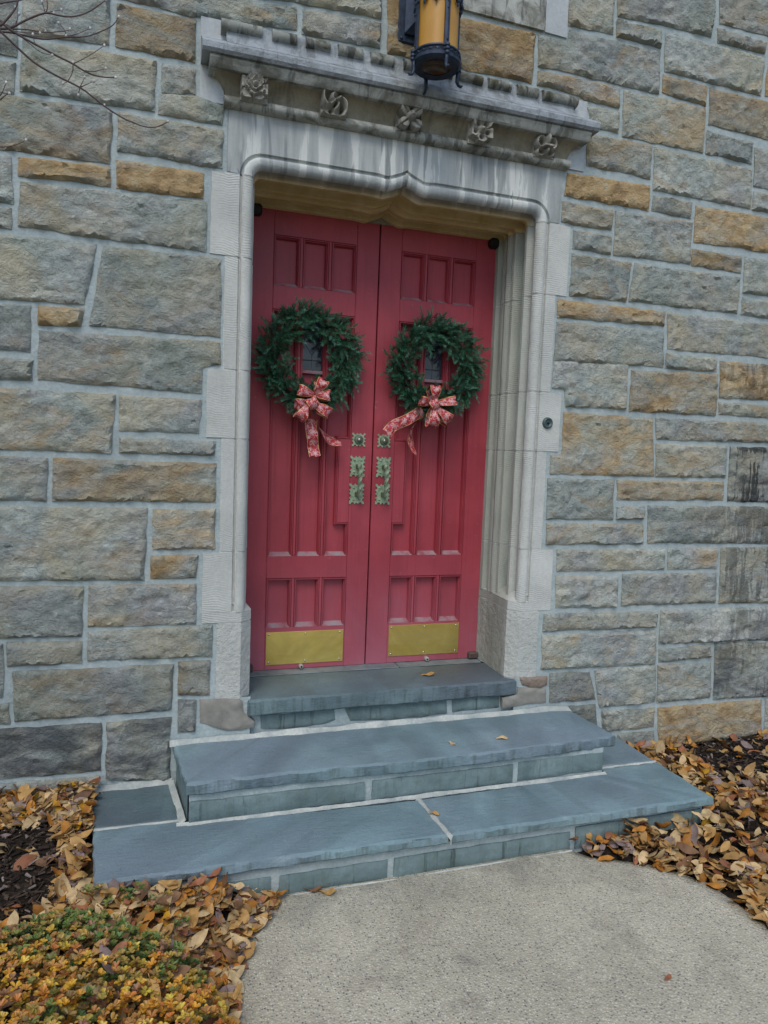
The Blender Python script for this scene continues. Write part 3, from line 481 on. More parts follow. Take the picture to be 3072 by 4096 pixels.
# wall beyond the picture: plain random coursing so the wall carries on to each side and above
rr=random.Random(3)
def far(xa,xb,za,zb):
    z=za
    while z<zb-.1:
        h=rr.choice([.16,.2,.26,.32]); x=xa
        while x<xb-.1:
            w=min(rr.uniform(.3,.75),xb-x); 
            if xb-x-w<.2: w=xb-x
            q=(x,x+w-.025,z,z+h-.025)
            if not any(q[0]<b[1]+.01 and q[1]>b[0]-.01 and q[2]<b[3]+.01 and q[3]>b[2]-.01 for b in BB):
                V,F=rock([(q[0],q[2]),(q[1],q[2]),(q[1],q[3]),(q[0],q[3])],rr.randint(200,9999),'stone',.035)
                o=autosmooth(mk('stone',V,F,M['stone'],wall),42); o['rust']=rr.choice([0,0,.1,.3,.7]); o['tone']=0.; o['weep']=0.; o['smear']=0.
            x+=w
        z+=h
far(-3.6,-2.32,-.12,4.3); far(2.77,4.0,-.25,4.6)
BB+=[(-1.02,1.02,2.9,3.45),(.20,.88,3.6,4.7)]
far(-2.3,2.75,3.30,4.62)
# mortar body of the wall, with the door opening left out
def mortar_sheet(x0,x1,z0,z1):
    nx=max(1,int((x1-x0)/.025));nn=max(1,int((z1-z0)/.025)); V=[];F=[]
    for j in range(nn+1):
        for i in range(nx+1):
            x=x0+(x1-x0)*i/nx;z=z0+(z1-z0)*j/nn; V.append((x,.004-.003*nz(x*8,z*8,2,4),z))
    for j in range(nn):
        for i in range(nx): a=j*(nx+1)+i; F.append((a,a+1,a+nx+2,a+nx+1))
    return V,F
b=MB()
for q in ((-3.6,-.84,-.4,3.0),(.84,4.0,-.4,3.0),(-3.6,4.0,3.0,4.65),(-.84,-.70,.08,.31),(.742,.84,.08,.32)): b.add(*mortar_sheet(*q))
mo=mk('mortar',b.V,b.F,M['mortar'],wall,True)
b=MB().box(-3.6,-.95,.05,.6,-.5,4.65).box(.95,4.0,.05,.6,-.5,4.65).box(-.95,.95,.05,.6,3.1,4.65).box(-.95,.95,.05,.6,-.5,.20)
b.obj('core',M['mortar'],wall)
# ---------------------------------------------------------------- window surround above right (only its foot shows)
ws=thing('window_surround','pale dressed stone sill block with dark drip stains above the lantern','window surround',(.54,0,3.67))
MB().prism([(.835,3.672),(.828,4.5),(.70,4.5),(.708,3.675)],'Y',-.006,.08).obj('jamb_stone',M['plate'],ws)
MB().prism([(.702,3.676),(.695,3.86),(.24,3.86),(.25,3.68)],'Y',-.012,.08).obj('sill_stone',M['cornice'],ws)
# ---------------------------------------------------------------- door surround
sur=thing('door_surround','pale moulded limestone surround with ogee head framing the red doors','door surround',(0,0,.3))
PROF=[(.80,0),(.797,.014),(.787,.014),(.783,.001),(.778,-.003),(.770,-.0045),(.757,-.003),(.747,.003),(.738,.014),(.7345,.03),(.740,.044),(.762,.052),(.768,.066),(.762,.080),(.737,.086),(.722,.094),(.721,.112),
(.748,.120),(.764,.140),(.768,.165),(.760,.188),(.738,.204),(.716,.211),(.714,.226),(.738,.231),(.742,.238),(.728,.246),(.712,.262),(.706,.280),(.711,.298),(.728,.312),(.742,.318),(.716,.326),(.714,.342),(.732,.348),(.730,.376),(.700,.381),(.698,.412)]

def jamb(s,z0,z1,xo,base=False,mat='jamb',rnd=0,name='jamb_stone'):
    ins=.0035; b=MB()
    if base:
        poly=[(xo,0),(.752,0),(.700,.055),(.716,.335),(.716,.345),(.698,.412),(.698,.5),(xo,.5)]
    else: poly=[(xo,0)]+PROF+[(.698,.5),(xo,.5)]
    poly=[(s*x,y) for x,y in poly]
    n=len(poly); nz_=max(2,int((z1-z0)/.04)); V=[];F=[]
    for k in range(nz_+1):
        z=z0+ins+(z1-z0-2*ins)*k/nz_
        for i,(x,y) in enumerate(poly):
            e=.0018*nz(x*20,z*14,i*.7+rnd,3) if i<n-2 else 0
            if i==0: e*=2.5
            V.append((x+e,y+e*.5,z))
    for k in range(nz_):
        for i in range(n): F.append((k*n+i,k*n+(i+1)%n,(k+1)*n+(i+1)%n,(k+1)*n+i))
    F+= [tuple(range(n)),tuple(nz_*n+i for i in range(n))]
    b.add(V,F)
    return b
def jamb_obj(b,mat,name='jamb_stone'):
    return autosmooth(b.obj(name,M[mat],sur),32)
JZ=[(2.381,2.748,.924),(1.872,2.381,.857),(1.554,1.872,.929),(1.022,1.554,.857)]
for s in (-1,1):
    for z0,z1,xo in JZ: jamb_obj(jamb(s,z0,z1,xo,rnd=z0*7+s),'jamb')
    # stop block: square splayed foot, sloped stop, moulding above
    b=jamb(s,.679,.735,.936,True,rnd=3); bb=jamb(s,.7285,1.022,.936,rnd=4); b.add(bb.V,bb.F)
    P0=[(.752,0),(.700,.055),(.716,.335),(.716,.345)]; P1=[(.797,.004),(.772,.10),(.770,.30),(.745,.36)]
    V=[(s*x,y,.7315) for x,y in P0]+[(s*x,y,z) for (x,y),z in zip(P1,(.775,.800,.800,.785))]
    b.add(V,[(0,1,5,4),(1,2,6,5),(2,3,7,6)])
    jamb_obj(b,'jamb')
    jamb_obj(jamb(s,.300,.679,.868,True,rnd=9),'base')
    # pale joints: slightly smaller moulded core
    b=MB(); core=[(.86,.003)]+[(x+.003,y+.003) for x,y in PROF]+[(.702,.49),(.86,.49)]
    b.prism([(s*x,y) for x,y in core],'Z',.735,2.752).obj('joint_mortar',M['jmortar'],sur)
    b=MB(); core=[(.86,.003),(.754,.003),(.7035,.057),(.719,.34),(.702,.41),(.702,.49),(.86,.49)]
    b.prism([(s*x,y) for x,y in core],'Z',.296,.735).obj('joint_mortar',M['jmortar'],sur)
# head: the same moulding swept round the corners and over the ogee
ZQ=2.853; RC=.105
def stations(s):
    st=[]   # (x,z of the quirk line, direction to the opening, outer boundary point)
    for k in range(2): st.append((-.80,2.752+(ZQ-RC-2.752)*k,(1,0),(-.857,2.752+.1*k)))
    for k in range(1,9):
        w=math.pi/2*k/8; st.append((-.80+RC-RC*math.cos(w),ZQ-RC+RC*math.sin(w),(math.cos(w),-math.sin(w)),(-.857,2.852+.17*k/8)))
    xs=[-.66,-.6,-.54,-.48,-.42,-.36,-.3,-.24,-.19,-.15,-.12,-.10,-.085,-.07,-.055,-.042,-.03,-.02,-.012,-.005,-.0003]
    for x in xs:
        t=max(0.,min(1.,1-abs(x)/.11)); z=ZQ+.036*(t**1.9 if t>0 else 0)-.006*math.exp(-((abs(x)-.10)/.03)**2)
        tx=-.857+(x+.72)/.72*.857 if x<-.5 else None
        st.append((x,z,(0,-1),(x if x>-.6 else -.857+(x+.695)*.257/.095,3.024)))
    return st
for s in (-1,1):
    st=stations(s); V=[];F=[]
    np_=len(PROF); W_=np_+4
    for (x,z,d,o) in st:
        row=[(o[0],0,o[1])]
        for f in (.33,.67): row.append((o[0]+(x-o[0])*f,0,o[1]+(z-o[1])*f))
        for (px,pyy) in PROF:
            dd=.80-px
            # corners of the inner mouldings are tighter
            row.append((x+d[0]*dd,pyy,z+d[1]*dd))
        row.append((x+d[0]*.102,.5,z+d[1]*.102))
        V+=[(-s*q[0],q[1],q[2]) for q in row]
    for i in range(len(st)-1):
        for j in range(W_-1): a=i*W_+j; F.append((a,a+1,a+W_+1,a+W_))
    # outer side
    k=len(V); V+=[(s*.857,.0,2.7535),(s*.857,.5,2.7535),(s*.857,.5,3.024),(s*.857,0,3.024),(s*.0008,.5,3.024),(s*.0008,0,3.024)]
    F+=[(k,k+1,k+2,k+3),(k+3,k+2,k+4,k+5)]
    o=mk('lintel_stone',V,F,M['lintel'],sur)
    bm=bmesh.new(); bm.from_mesh(o.data); bmesh.ops.recalc_face_normals(bm,faces=bm.faces); bm.to_mesh(o.data); bm.free(); autosmooth(o,32)
# mortar of the joint on the centre line
st=stations(-1)[-1]; V=[]
for x in (-.006,.006):
    V+=[(x,.004,3.02),(x,.004,st[1]-.002)]+[(x,py_+.004,st[1]-(.80-px)+.004) for px,py_ in PROF]+[(x,.49,st[1]-.095)]
m_=len(V)//2
mk('joint_mortar',V,[(i,i+1,m_+i+1,m_+i) for i in range(m_-1)],M['jmortar'],sur)
# brown-painted frame strip closing the head above the leaves
MB().box(-.70,.70,.404,.48,2.7525,2.80).obj('head_fillet',M['hollow'],sur)
# ---------------------------------------------------------------- cornice
cor=thing('door_cornice','weathered stone cornice with five carved rosettes above the doors','cornice',(0,0,3.03))
def bar(prof,x0,x1,xr=None,n=60,amp=.0015,seed=0.):
    """profile (y,z) swept along x; ends may be cut back by depth (x inset per profile point)"""
    V=[];F=[];m=len(prof)
    for i in range(n+1):
        for j,(y,z) in enumerate(prof):
            ins=xr[j] if xr else 0; x=(x0+ins)+(x1-x0-2*ins)*i/n; e=amp*nz(x*9,y*20,z*20+seed,3)
            V.append((x,y+e,z+e*.7))
    for i in range(n):
        for j in range(m): F.append((i*m+j,i*m+(j+1)%m,(i+1)*m+(j+1)%m,(i+1)*m+j))
    F+=[tuple(range(m)),tuple(n*m+j for j in range(m))]
    return MB().add(V,F)
autosmooth(bar([(.03,3.30),(-.015,3.297),(-.128,3.232),(-.138,3.220),(-.138,3.196),(-.128,3.184),(.03,3.184)],-.978,.978,[0]*7,80,.003).obj('cornice_slab',M['corn_top'],cor),30)
autosmooth(bar([(.03,3.186),(-.112,3.186),(-.116,3.172),(-.108,3.160),(-.104,3.148),(-.096,3.140),(.03,3.14)],-.945,.945,[0]*7,60,.002,3).obj('fascia',M['cornice'],cor),30)
hol=[(.03,3.142),(-.088,3.1415)]+[(-.088+.080*math.sin(w),3.060+.0815*math.cos(w)) for w in [i*math.pi/16 for i in range(1,9)]]+[(.03,3.058)]
autosmooth(bar(hol,-.925,.925,[.0,.0]+[.055*math.sin(i*math.pi/16) for i in range(1,9)]+[.05],60,.001,5).obj('cavetto',M['hollow'],cor),50)
autosmooth(bar([(.03,3.06)]+[(-.024-.022*math.sin(w)*1.,3.043+.021*math.cos(w)) for w in [i*math.pi/8 for i in range(0,9)]]+[(-.008,3.020),(.03,3.020)],-.878,.878,None,70,.002,7).obj('roll_moulding',M['cornice'],cor),40)
for sx in (-1,1): MB().box(sx*.978-.002 if sx<0 else .858,-.858 if sx<0 else .980,-.004,.06,3.034,3.385).obj('end_block',M['plate'],cor)
MB().box(-.858,.858,-.003,.06,3.28,3.385).obj('back_course',M['corn_top'],cor)
zb=3.348
autosmooth(bar([(.03,3.372),(-.030,3.370),(-.036,3.345),(-.034,3.318),(-.046,3.290),(-.085,3.258),(.03,3.258)],-.872,.880,None,60,.003,9).obj('weathered_back',M['corn_top'],cor),40)
for k,(xa,xb) in enumerate(BIL):
    xb_=xb; pts=[(-.004,zb+.030),(-.034,zb+.031)]+[(-.034-.022*math.sin(w),zb+.004+.024*math.cos(w)) for w in [i*math.pi/7 for i in range(8)]]+[(-.004,zb-.026)]
    autosmooth(bar(pts,xa,xb_,None,10,.003,k*3.).obj('billet',M['billet'],cor),40)
def rose_h(kind,u,v):
    r=math.hypot(u,v); th=math.atan2(v,u); h=0.
    def ring(R,n,ph,top,dish,ruf=.10):
        nonlocal h
        a=th+ph; e=R*(1+ruf*math.cos(n*a)+.04*math.sin(3*n*a))
        if r<e:
            cr=abs(math.sin(n*a/2)); q=r/e
            h=top*(.55+.45*q**dish)-.010*math.exp(-((1-abs(math.cos(n*a/2)))*0+ (abs(math.cos(n*a/2)))/.16)**2)*q
    if kind==0:
        ring(1.12,6,.2,.020,1.5,.14); ring(.72,5,.5,.030,2.,.10); ring(.46,4,.1,.036,2.,.08)
        if r<.22: h=.040-.02*(r/.22)**2
    elif kind==1:
        a=th+1.6*r; h=.022*(.5+.5*math.cos(4*a+1.))**.6*(1-.2*r)+.008*math.sin(9*r+2*th)
        for hx,hy in ((.45,.62),(-.55,.42),(-.25,-.68),(.62,-.45)): h-=.030*math.exp(-((u-hx)**2+(v-hy)**2)/.016)
        d=abs(u*.6-v*.8); h+=.012*math.exp(-(d/.14)**2)*(abs(u*.8+v*.6)<.6)
    elif kind==2:
        t=abs(math.sin(2*th)); lim=1.12*t**.42
        if r<lim: h=.024*(.45+.55*min(1,r/.9))*(t**.3)-.010*math.exp(-(abs(abs(u)-abs(v))/.07)**2)*(r>.35)
        else: h=-.010
        if r<.34: h=.034*math.sqrt(max(0,1-(r/.36)**2))+.008
        for q in (-1,1): h-=.010*math.exp(-((u-q*.11)**2+(v-.07)**2)/.003)
        h-=.008*math.exp(-((u*.6)**2+(v+.16)**2)/.003)
    elif kind==3:
        ring(1.05,5,-math.pi/2+.63,.026,1.2,.20)
        for i in range(5):
            a=1.257*i+1.57; h-=.026*math.exp(-((u-.56*math.cos(a+.63))**2+(v-.56*math.sin(a+.63))**2)/.020)
        if r<.26: h=.036*math.sqrt(max(0,1-(r/.28)**2))+.004*math.sin(30*u)*math.sin(30*v)
    else:
        def el(x,y,a,b,rot=0.): 
            c,s_=math.cos(rot),math.sin(rot); p=((u-x)*c+(v-y)*s_)/a; q=(-(u-x)*s_+(v-y)*c)/b; return max(0.,1-p*p-q*q)
        h=-.012; U=abs(u)
        h=max(h,-.012+.046*math.sqrt(max(0,1-((u)/.27)**2-((v-.30)/.66)**2)),-.012+.040*math.sqrt(max(0,1-(u/.20)**2-((v+.62)/.36)**2)))
        d=abs(math.hypot((U-.52)/.36,(v-.10)/.44)-1.); 
        if not (v<-.1 and U<.4): h=max(h,-.012+.030*math.sqrt(max(0,1-(d/.38)**2)))
        d=abs(math.hypot((U-.42)/.34,(v+.66)/.26)-1.); h=max(h,-.012+.022*math.sqrt(max(0,1-(d/.36)**2)))
        if U<.46 and abs(v+.26)<.11: h=max(h,.030)
    return max(h,-.018)
def rosette(cx,kind):
    cz,y0=3.104,-.056; n=30; H=.060; V=[];F=[]
    for j in range(n+1):
        for i in range(n+1):
            u=-1+2*i/n; v=-1+2*j/n; e=.012*nz(u*2.5,v*2.5,kind+.3,3); ed=1 if 0<i<n and 0<j<n else .2
            V.append((cx+H*u*(1+e),y0-(1.7*rose_h(kind,u,v)+.002*nz(u*7,v*7,kind+5,2))*ed,cz+H*v*.98-.002))
    for j in range(n):
        for i in range(n): a=j*(n+1)+i; F.append((a,a+1,a+n+2,a+n+1))
    rim=[i for i in range(n+1)]+[(n+1)*j+n for j in range(1,n+1)]+[(n+1)*n+i for i in range(n-1,-1,-1)]+[(n+1)*j for j in range(n-1,0,-1)]
    k=len(V); V+=[(V[q][0],-.005,V[q][2]) for q in rim]
    F+=[(rim[i],rim[(i+1)%len(rim)],k+(i+1)%len(rim),k+i) for i in range(len(rim))]
    o=MB().add(V,F).obj('rosette',M['rosette'],cor,label=['open rose with ruffled petals','twisted leaf carving with pierced holes','four petalled flower with a tiny face','five lobed flower with a round centre','fleur de lis carving'][kind])
    autosmooth(o,45)
for k,cx in enumerate((-.750,-.388,-.019,.347,.714)): rosette(cx,k)
# ---------------------------------------------------------------- doors
def sweep_in(path,prof,close=False):
    """profile (inset, y) swept along an (x,z) path, mitred; inset is to the left of travel"""
    n=len(path); P=[Vector(p) for p in path]; V=[];F=[];m=len(prof)
    for i in range(n):
        if i==0 and not close: d=(P[1]-P[0]).normalized(); nr=Vector((-d.y,d.x)); k=1.
        elif i==n-1 and not close: d=(P[-1]-P[-2]).normalized(); nr=Vector((-d.y,d.x)); k=1.
        else:
            d0=(P[i]-P[i-1]).normalized(); d1=(P[(i+1)%n]-P[i]).normalized(); a=Vector((-d0.y,d0.x)); c=Vector((-d1.y,d1.x)); nr=(a+c).normalized(); k=1/max(.3,nr.dot(a))
        for ins,y in prof: q=P[i]+nr*ins*k; V.append((q.x,y,q.y))
    for i in range(n if close else n-1):
        for j in range(m-1): a=i*m+j; b_=((i+1)%n)*m+j; F.append((a,a+1,b_+1,b_))
    return V,F
Yd=.41
BEAD=[(-.001,Yd-.0005),(.0005,Yd+.005),(.002,Yd+.005),(.003,Yd-.002),(.0065,Yd-.002),(.008,Yd+.008),(.0095,Yd+.010),(.0125,Yd+.009),(.0145,Yd+.020),(.016,Yd+.036)]
XS=[(-.576,-.437),(-.421,-.2825),(-.2665,-.128)]
GR=[(2.372,2.626),(.936,2.247),(.540,.812)]
def door(s,label):
    d=thing('door_leaf',label,'door',(s*.35,Yd,.302))
    X=lambda x:-s*x*-1 if False else (x if s<0 else -x)
    def bx(name,x0,x1,y0,y1,z0,z1,mat='paint',bv=.0025):
        a,c=sorted((X(x0),X(x1))); return MB().box(a,c,y0,y1,z0,z1,bv).obj(name,M[mat],d)
    bx('stile',-.699,-.5762,Yd,Yd+.05,.304,2.758); 
    b=MB(); a,c=sorted((X(-.1278),X(-.0035))); b.box(a,c,Yd,Yd+.05,.304,2.758,.0025)
    b.obj('stile',M['paint'],d)
    if s<0: MB().box(-.030,.028,Yd+.0505,Yd+.062,.304,2.757).obj('meeting_strip',M['paint'],d)
    a,c=sorted((X(-.193),X(-.1282))); MB().box(a,c,Yd+.0004,Yd+.05,1.122,1.585,.001).obj('lock_block',M['paint'],d)
    for z0,z1 in ((2.6262,2.758),(2.2472,2.3718),(.8122,.9358),(.304,.5398)): bx('rail',-.576,-.128,Yd+.0006,Yd+.05,z0,z1)
    for gi,(z0,z1) in enumerate(GR):
        for m0,m1 in ((-.437,-.421),(-.2825,-.2665)): bx('mullion',m0+.0003,m1-.0003,Yd+.0012,Yd+.05,z0+.0003,z1-.0003,bv=.002)
        for k,(x0,x1) in enumerate(XS):
            glazed=gi==1 and k==1; zb_=z0
            if glazed: zb_=1.93
            a,c=sorted((X(x0),X(x1)))
            if glazed:
                MB().box(a,c,Yd+.034,Yd+.045,z0,1.925).obj('panel',M['paint'],d)
                MB().box(a+.012,c-.012,Yd+.010,Yd+.046,1.925,1.943,.003).obj('glazing_bar',M['dust'],d)
                g_=MB().box(a,c,Yd+.038,Yd+.042,1.943,z1).obj('window_pane',M['glass'],d)
                b=MB(); mx=(a+c)/2; yl=Yd+.037; r_=.0028
                for pts in ([(mx,1.943),(mx,2.03),(mx-.040,2.09),(mx-.048,2.15),(mx-.056,2.15)],[(mx,2.03),(mx+.040,2.09),(mx+.048,2.15),(mx+.056,2.15)],[(a+.012,2.0),(c-.012,2.0)],[(a+.012,2.15),(c-.012,2.15)],[(mx,2.15),(mx,z1-.01)],[(mx-.035,2.097),(mx+.035,2.097)]):
                    b.tube([(p[0],yl,p[1]) for p in pts],r_,5)
                b.obj('lead_came',M['lead'],g_)
            else:
                MB().box(a,c,Yd+.034,Yd+.045,z0,z1).obj('panel',M['paint'],d)
            # stepped moulding round the panel, open at the foot
            if gi==1 and k==2: path=[(x0,z0),(x0,z1),(x1,z1),(x1,1.585),(-.193,1.585),(-.193,1.122),(x1,1.122),(x1,z0)]
            else: path=[(x0,z0),(x0,z1),(x1,z1),(x1,z0)]
            if s>0: path=[(-x,z) for x,z in path]; prof=[(i_,y) for i_,y in BEAD]; path=path[::-1]
            else: prof=BEAD
            path=path[::-1]
            V,F=sweep_in(path,prof); o=MB().add(V,F).obj('moulding',M['paint'],d)
            # sloping dusty sill at the foot
            MB().add([(a,Yd+.001,z0-.001),(c,Yd+.001,z0-.001),(c,Yd+.036,z0+.020),(a,Yd+.036,z0+.020),(a,Yd+.04,z0-.01),(c,Yd+.04,z0-.01)],[(0,1,2,3)]).obj('panel_sill',M['dust'],d)
    # brass kick plate with screws
    zA,zB_=(.333,.515) if s<0 else (.343,.525); a,c=(-.570,-.135) if s<0 else (.136,.576)
    kp=MB().box(a,c,Yd-.0035,Yd+.0003,zA,zB_,.0008).obj('kick_plate',M['brass'],d)
    for xx in (a+.016,(a+c)/2,c-.020):
        for z in (zA+.014,zB_-.014): MB().ball((xx,Yd-.004,z),.006,.003,.006).obj('screw',M['chrome'],kp,True)
    # rubber door stop
    b=MB().lathe([(.0,.012),(.004,.012),(.005,.026),(.010,.026),(.0125,.018),(.013,.0)],(X(-.374),Yd,.319),'Y',16); st_=b.obj('door_stop',M['stopper'],d,True); MB().lathe([(.0,.0275),(.005,.0272),(.0055,.02)],(X(-.374),Yd,.319),'Y',10).obj('stop_screw',M['black'],st_,True)
    # hinge pivots
    a,c=sorted((X(-.700),X(-.640))); autosmooth(MB().box(a,c,Yd-.030,Yd+.02,.3065,.345,.006).obj('pivot_block',M['rust'],d))
    a,c=sorted((X(-.698),X(-.645))); autosmooth(MB().box(a,c,Yd-.045,Yd+.02,2.705,2.757,.010).obj('pivot_block',M['black'],d))
    # lock plate
    def scallop(cx,cz,w,h,nx,nh,bite):
        P=[]
        def side(p,q,n):
            p=Vector(p);q=Vector(q);dv=(q-p);L=dv.length;dv/=L;nr=Vector((dv.y,-dv.x))
            P.append(p)
            for i in range(n):
                t=L*(i+.5+.0)/n*.78+L*.11; rr_=bite*(1 if i%2==0 else .7)
                for k in range(7):
                    w_=math.pi*k/6; P.append(p+dv*(t-rr_*math.cos(w_))+(-nr)*-1*0+Vector((-dv.y,dv.x))*rr_*math.sin(w_)*1.1)
        side((cx-w,cz-h),(cx+w,cz-h),nx);side((cx+w,cz-h),(cx+w,cz+h),nh);side((cx+w,cz+h),(cx-w,cz+h),nx);side((cx-w,cz+h),(cx-w,cz-h),nh)
        return [(p.x,p.y) for p in P]
    lx=-.084 if s<0 else .063
    lp=MB().prism(scallop(lx,1.583,.0385,.0365,3,3,.0085),'Y',Yd-.005,Yd+.0004).obj('lock_plate',M['patina'],d)
    MB().lathe([(.0,.022),(.008,.022),(.0095,.020),(.0095,.014),(.020,.014),(.024,.012),(.026,.005)],(lx,Yd,1.583),'Y',20).obj('lock_rosette',M['patina_dark'],lp,True)
    MB().lathe([(.0,.024),(.0085,.024),(.009,.021)],(lx,Yd,1.5826),'Y',14).obj('lock_cylinder',M['chrome'],lp,True)
    MB().box(lx-.0012,lx+.0012,Yd-.0248,Yd-.022,1.577,1.588).obj('keyhole',M['black'],lp)
    # pull handle: two scalloped plates, mounts, twisted grip
    hx=-.086 if s<0 else .066
    for z in (1.436,1.283):
        pl=MB().prism(scallop(hx,z,.0425,.057,3,4,.0098),'Y',Yd-.006,Yd+.0004).obj('back_plate',M['patina'],d)
        for q in ((-.018,.034),(.018,.034),(-.018,-.032),(.018,-.032)): MB().ball((hx+q[0],Yd-.006,z+q[1]),.0065,.006,.0065).obj('boss',M['patina'],pl,True)
        b=MB().box(hx-.011,hx+.011,Yd-.046,Yd-.005,z-.012,z+.012,.003); b.obj('mount',M['patina_dark'],pl)
    n_=40; z0,z1=1.268,1.448
    b=MB(); pts=[(hx,Yd-.046-.020*math.sin(math.pi*i/n_)**.4,z0+(z1-z0)*i/n_) for i in range(n_+1)]; b.tube(pts,[.0115+.002*math.sin(math.pi*i/n_) for i in range(n_+1)],4,True,.17)
    b.obj('grip',m_patina('worn_green_bronze',.72),d)
    return d
door(-1,'left red panelled door leaf with brass kick plate and twisted pull')
door(1,'right red panelled door leaf with brass kick plate and twisted pull')
# ---------------------------------------------------------------- steps
stp=thing('entrance_steps','three blue grey slate steps with pale mortar joints below the doors','steps',(0,-.4,-.25))
def slab(poly,z0,z1,mat,name='tread_slab',jit=.004,seed=0.,und=.0):
    loop=resample(poly,.018,jit,seed+.5); n=len(loop)
    c=Vector((sum(p.x for p in loop)/n,sum(p.y for p in loop)/n)); V=[];F=[]
    rings=[(.010,z1),(.004,z1-.0035),(0,z1-.010),(-.002+und,z0+.008),(.006+und,z0)]
    for ins,z in rings:
        for i,p in enumerate(loop):
            a=loop[i-1];b_=loop[(i+1)%n]; d_=(b_-a).normalized(); nr=Vector((-d_.y,d_.x))
            e=(.007*nz(p.x*11,p.y*11,z*40+seed,5,.7) if z<z1-.004 else .004*nz(p.x*18,p.y*18,seed,3)); q=p+nr*(ins+e)
            V.append((q.x,q.y,z+.0022*nz(p.x*5,p.y*5,seed+ins*40,3)))
    for k in range(len(rings)-1):
        for i in range(n): F.append((k*n+i,(k+1)*n+i,(k+1)*n+(i+1)%n,k*n+(i+1)%n))
    F.append(tuple(range(n))); F.append(tuple((len(rings)-1)*n+i for i in range(n))[::-1])
    return autosmooth(MB().add(V,F).obj(name,M[mat],stp),30)
# lower tread: four slabs (counter-clockwise outlines)
slab([(-1.377,-.362),(-1.341,-.735),(.040,-.752),(.022,-.440),(-.995,-.405),(-1.03,-.368)],-.120,-.077,'slate',seed=1)
slab([(.036,-.440),(.056,-.752),(1.425,-.757),(1.422,-.362),(1.066,-.357),(1.06,-.412)],-.122,-.077,'slate',seed=2)
slab([(-1.42,.03),(-1.379,-.350),(-1.035,-.356),(-1.05,.03)],-.118,-.078,'slate_dark',seed=3)
slab([(1.07,.0),(1.06,-.342),(1.422,-.340),(1.42,.0)],-.118,-.079,'slate',seed=4)
slab([(-1.060,-.012),(-1.013,-.425),(-.531,-.420),(.0,-.433),(.439,-.432),(1.122,-.396),(1.085,.03),(-1.062,.03)],.050,.110,'slate',seed=5,und=.006)
slab([(-.712,.34),(-.712,-.018),(.752,-.008),(.752,.34)],.216,.297,'slate_dark','sill_slab',seed=6,jit=.002)
MB().box(-.697,.18,.328,.46,.2975,.3030,.002).obj('threshold_board',M['wood'],stp)
MB().box(.184,.697,.330,.46,.2973,.3020,.002).obj('threshold_board',M['wood'],stp)
# risers: slate blocks proud of a mortar body
def rblock(x0,x1,z0,z1,y,seed):
    V,F=rock([(x0,z0),(x1,z0+.004),(x1,z1),(x0,z1)],seed,'slate',.02); 
    o=mk('riser_block',[(v[0],v[1]+y,v[2]) for v in V],F,M['riser'],stp); return autosmooth(o,40)
for k,(x0,x1,z0,z1) in enumerate([(-1.0,-.228,-.068,.016),(-.19,.530,-.072,.018),(.560,1.052,-.072,.028)]): rblock(x0,x1,z0,z1,-.402+.006*(k-1),301+k)
for k,(x0,x1,z0,z1) in enumerate([(-1.31,-.70,-.25,-.165),(-.665,-.215,-.25,-.168),(-.185,.658,-.25,-.166),(.687,1.39,-.25,-.148)]): rblock(x0,x1,z0,z1,-.722,311+k)
b=MB(); b.box(-1.0,1.05,-.396,.0,-.125,.052).box(-1.31,1.40,-.716,.0,-.34,-.116).box(-.72,.755,.03,.34,.10,.224)
b.obj('mortar_body',M['mortar'],stp)
# left cheek of the upper step
MB().add([(-1.043,-.01,-.09),(-1.006,-.395,-.09),(-1.006,-.395,.053),(-1.043,-.01,.053)],[(0,1,2,3)]).obj('cheek_stone',M['riser'],stp)
def fillet(pts,w,h,seed,name='mortar_fillet'):
    """irregular smear of mortar along a floor line: pts (x,y,z) on the line, wall side +y"""
    V=[];F=[];P=[]
    for a,c in zip(pts,pts[1:]):
        a=Vector(a);c=Vector(c);n=max(2,int((c-a).length/.02))
        P+=[a.lerp(c,i/n) for i in range(n)]
    P.append(Vector(pts[-1])); m=6
    for i,p in enumerate(P):
        d=(P[min(i+1,len(P)-1)]-P[max(0,i-1)]); d.z=0; d.normalize(); nr=Vector((-d.y,d.x,0))
        ww=w*max(.35,1+.5*nz(p.x*5,p.y*5,seed,4,.9)); hh=h*max(.4,.85+.4*nz(p.x*5,p.y*5,seed+4,3,.9))
        for k in range(m):
            t=k/(m-1); off=ww*(1-t)**1.3; zz=hh*t**1.1
            V.append(tuple(p+nr*(-off)+Vector((0,0,zz+.002*nz(p.x*30,p.y*30,k+seed)))))
    for i in range(len(P)-1):
        for k in range(m-1): a=i*m+k; F.append((a,a+m,a+m+1,a+1))
    return mk(name,V,F,M['fillet'],stp,True)
fillet([(-1.075,-.006,.107),(-.6,-.006,.107),(0,-.002,.107),(.6,-.002,.107),(1.09,.0,.107)],.030,.026,1)
fillet([(-1.43,-.004,-.081),(-1.06,-.008,-.081)],.028,.03,2)
fillet([(-1.05,-.398,-.079),(-.99,-.405,-.079),(-.5,-.408,-.079),(0,-.412,-.079),(.5,-.412,-.079),(1.058,-.412,-.079)],.018,.012,3)
fillet([(-1.056,-.02,-.08),(-1.012,-.40,-.08)],.026,.022,4)
fillet([(-1.31,-.73,-.262),(-.6,-.735,-.262),(0,-.74,-.262),(.66,-.74,-.262)],.03,.022,8)
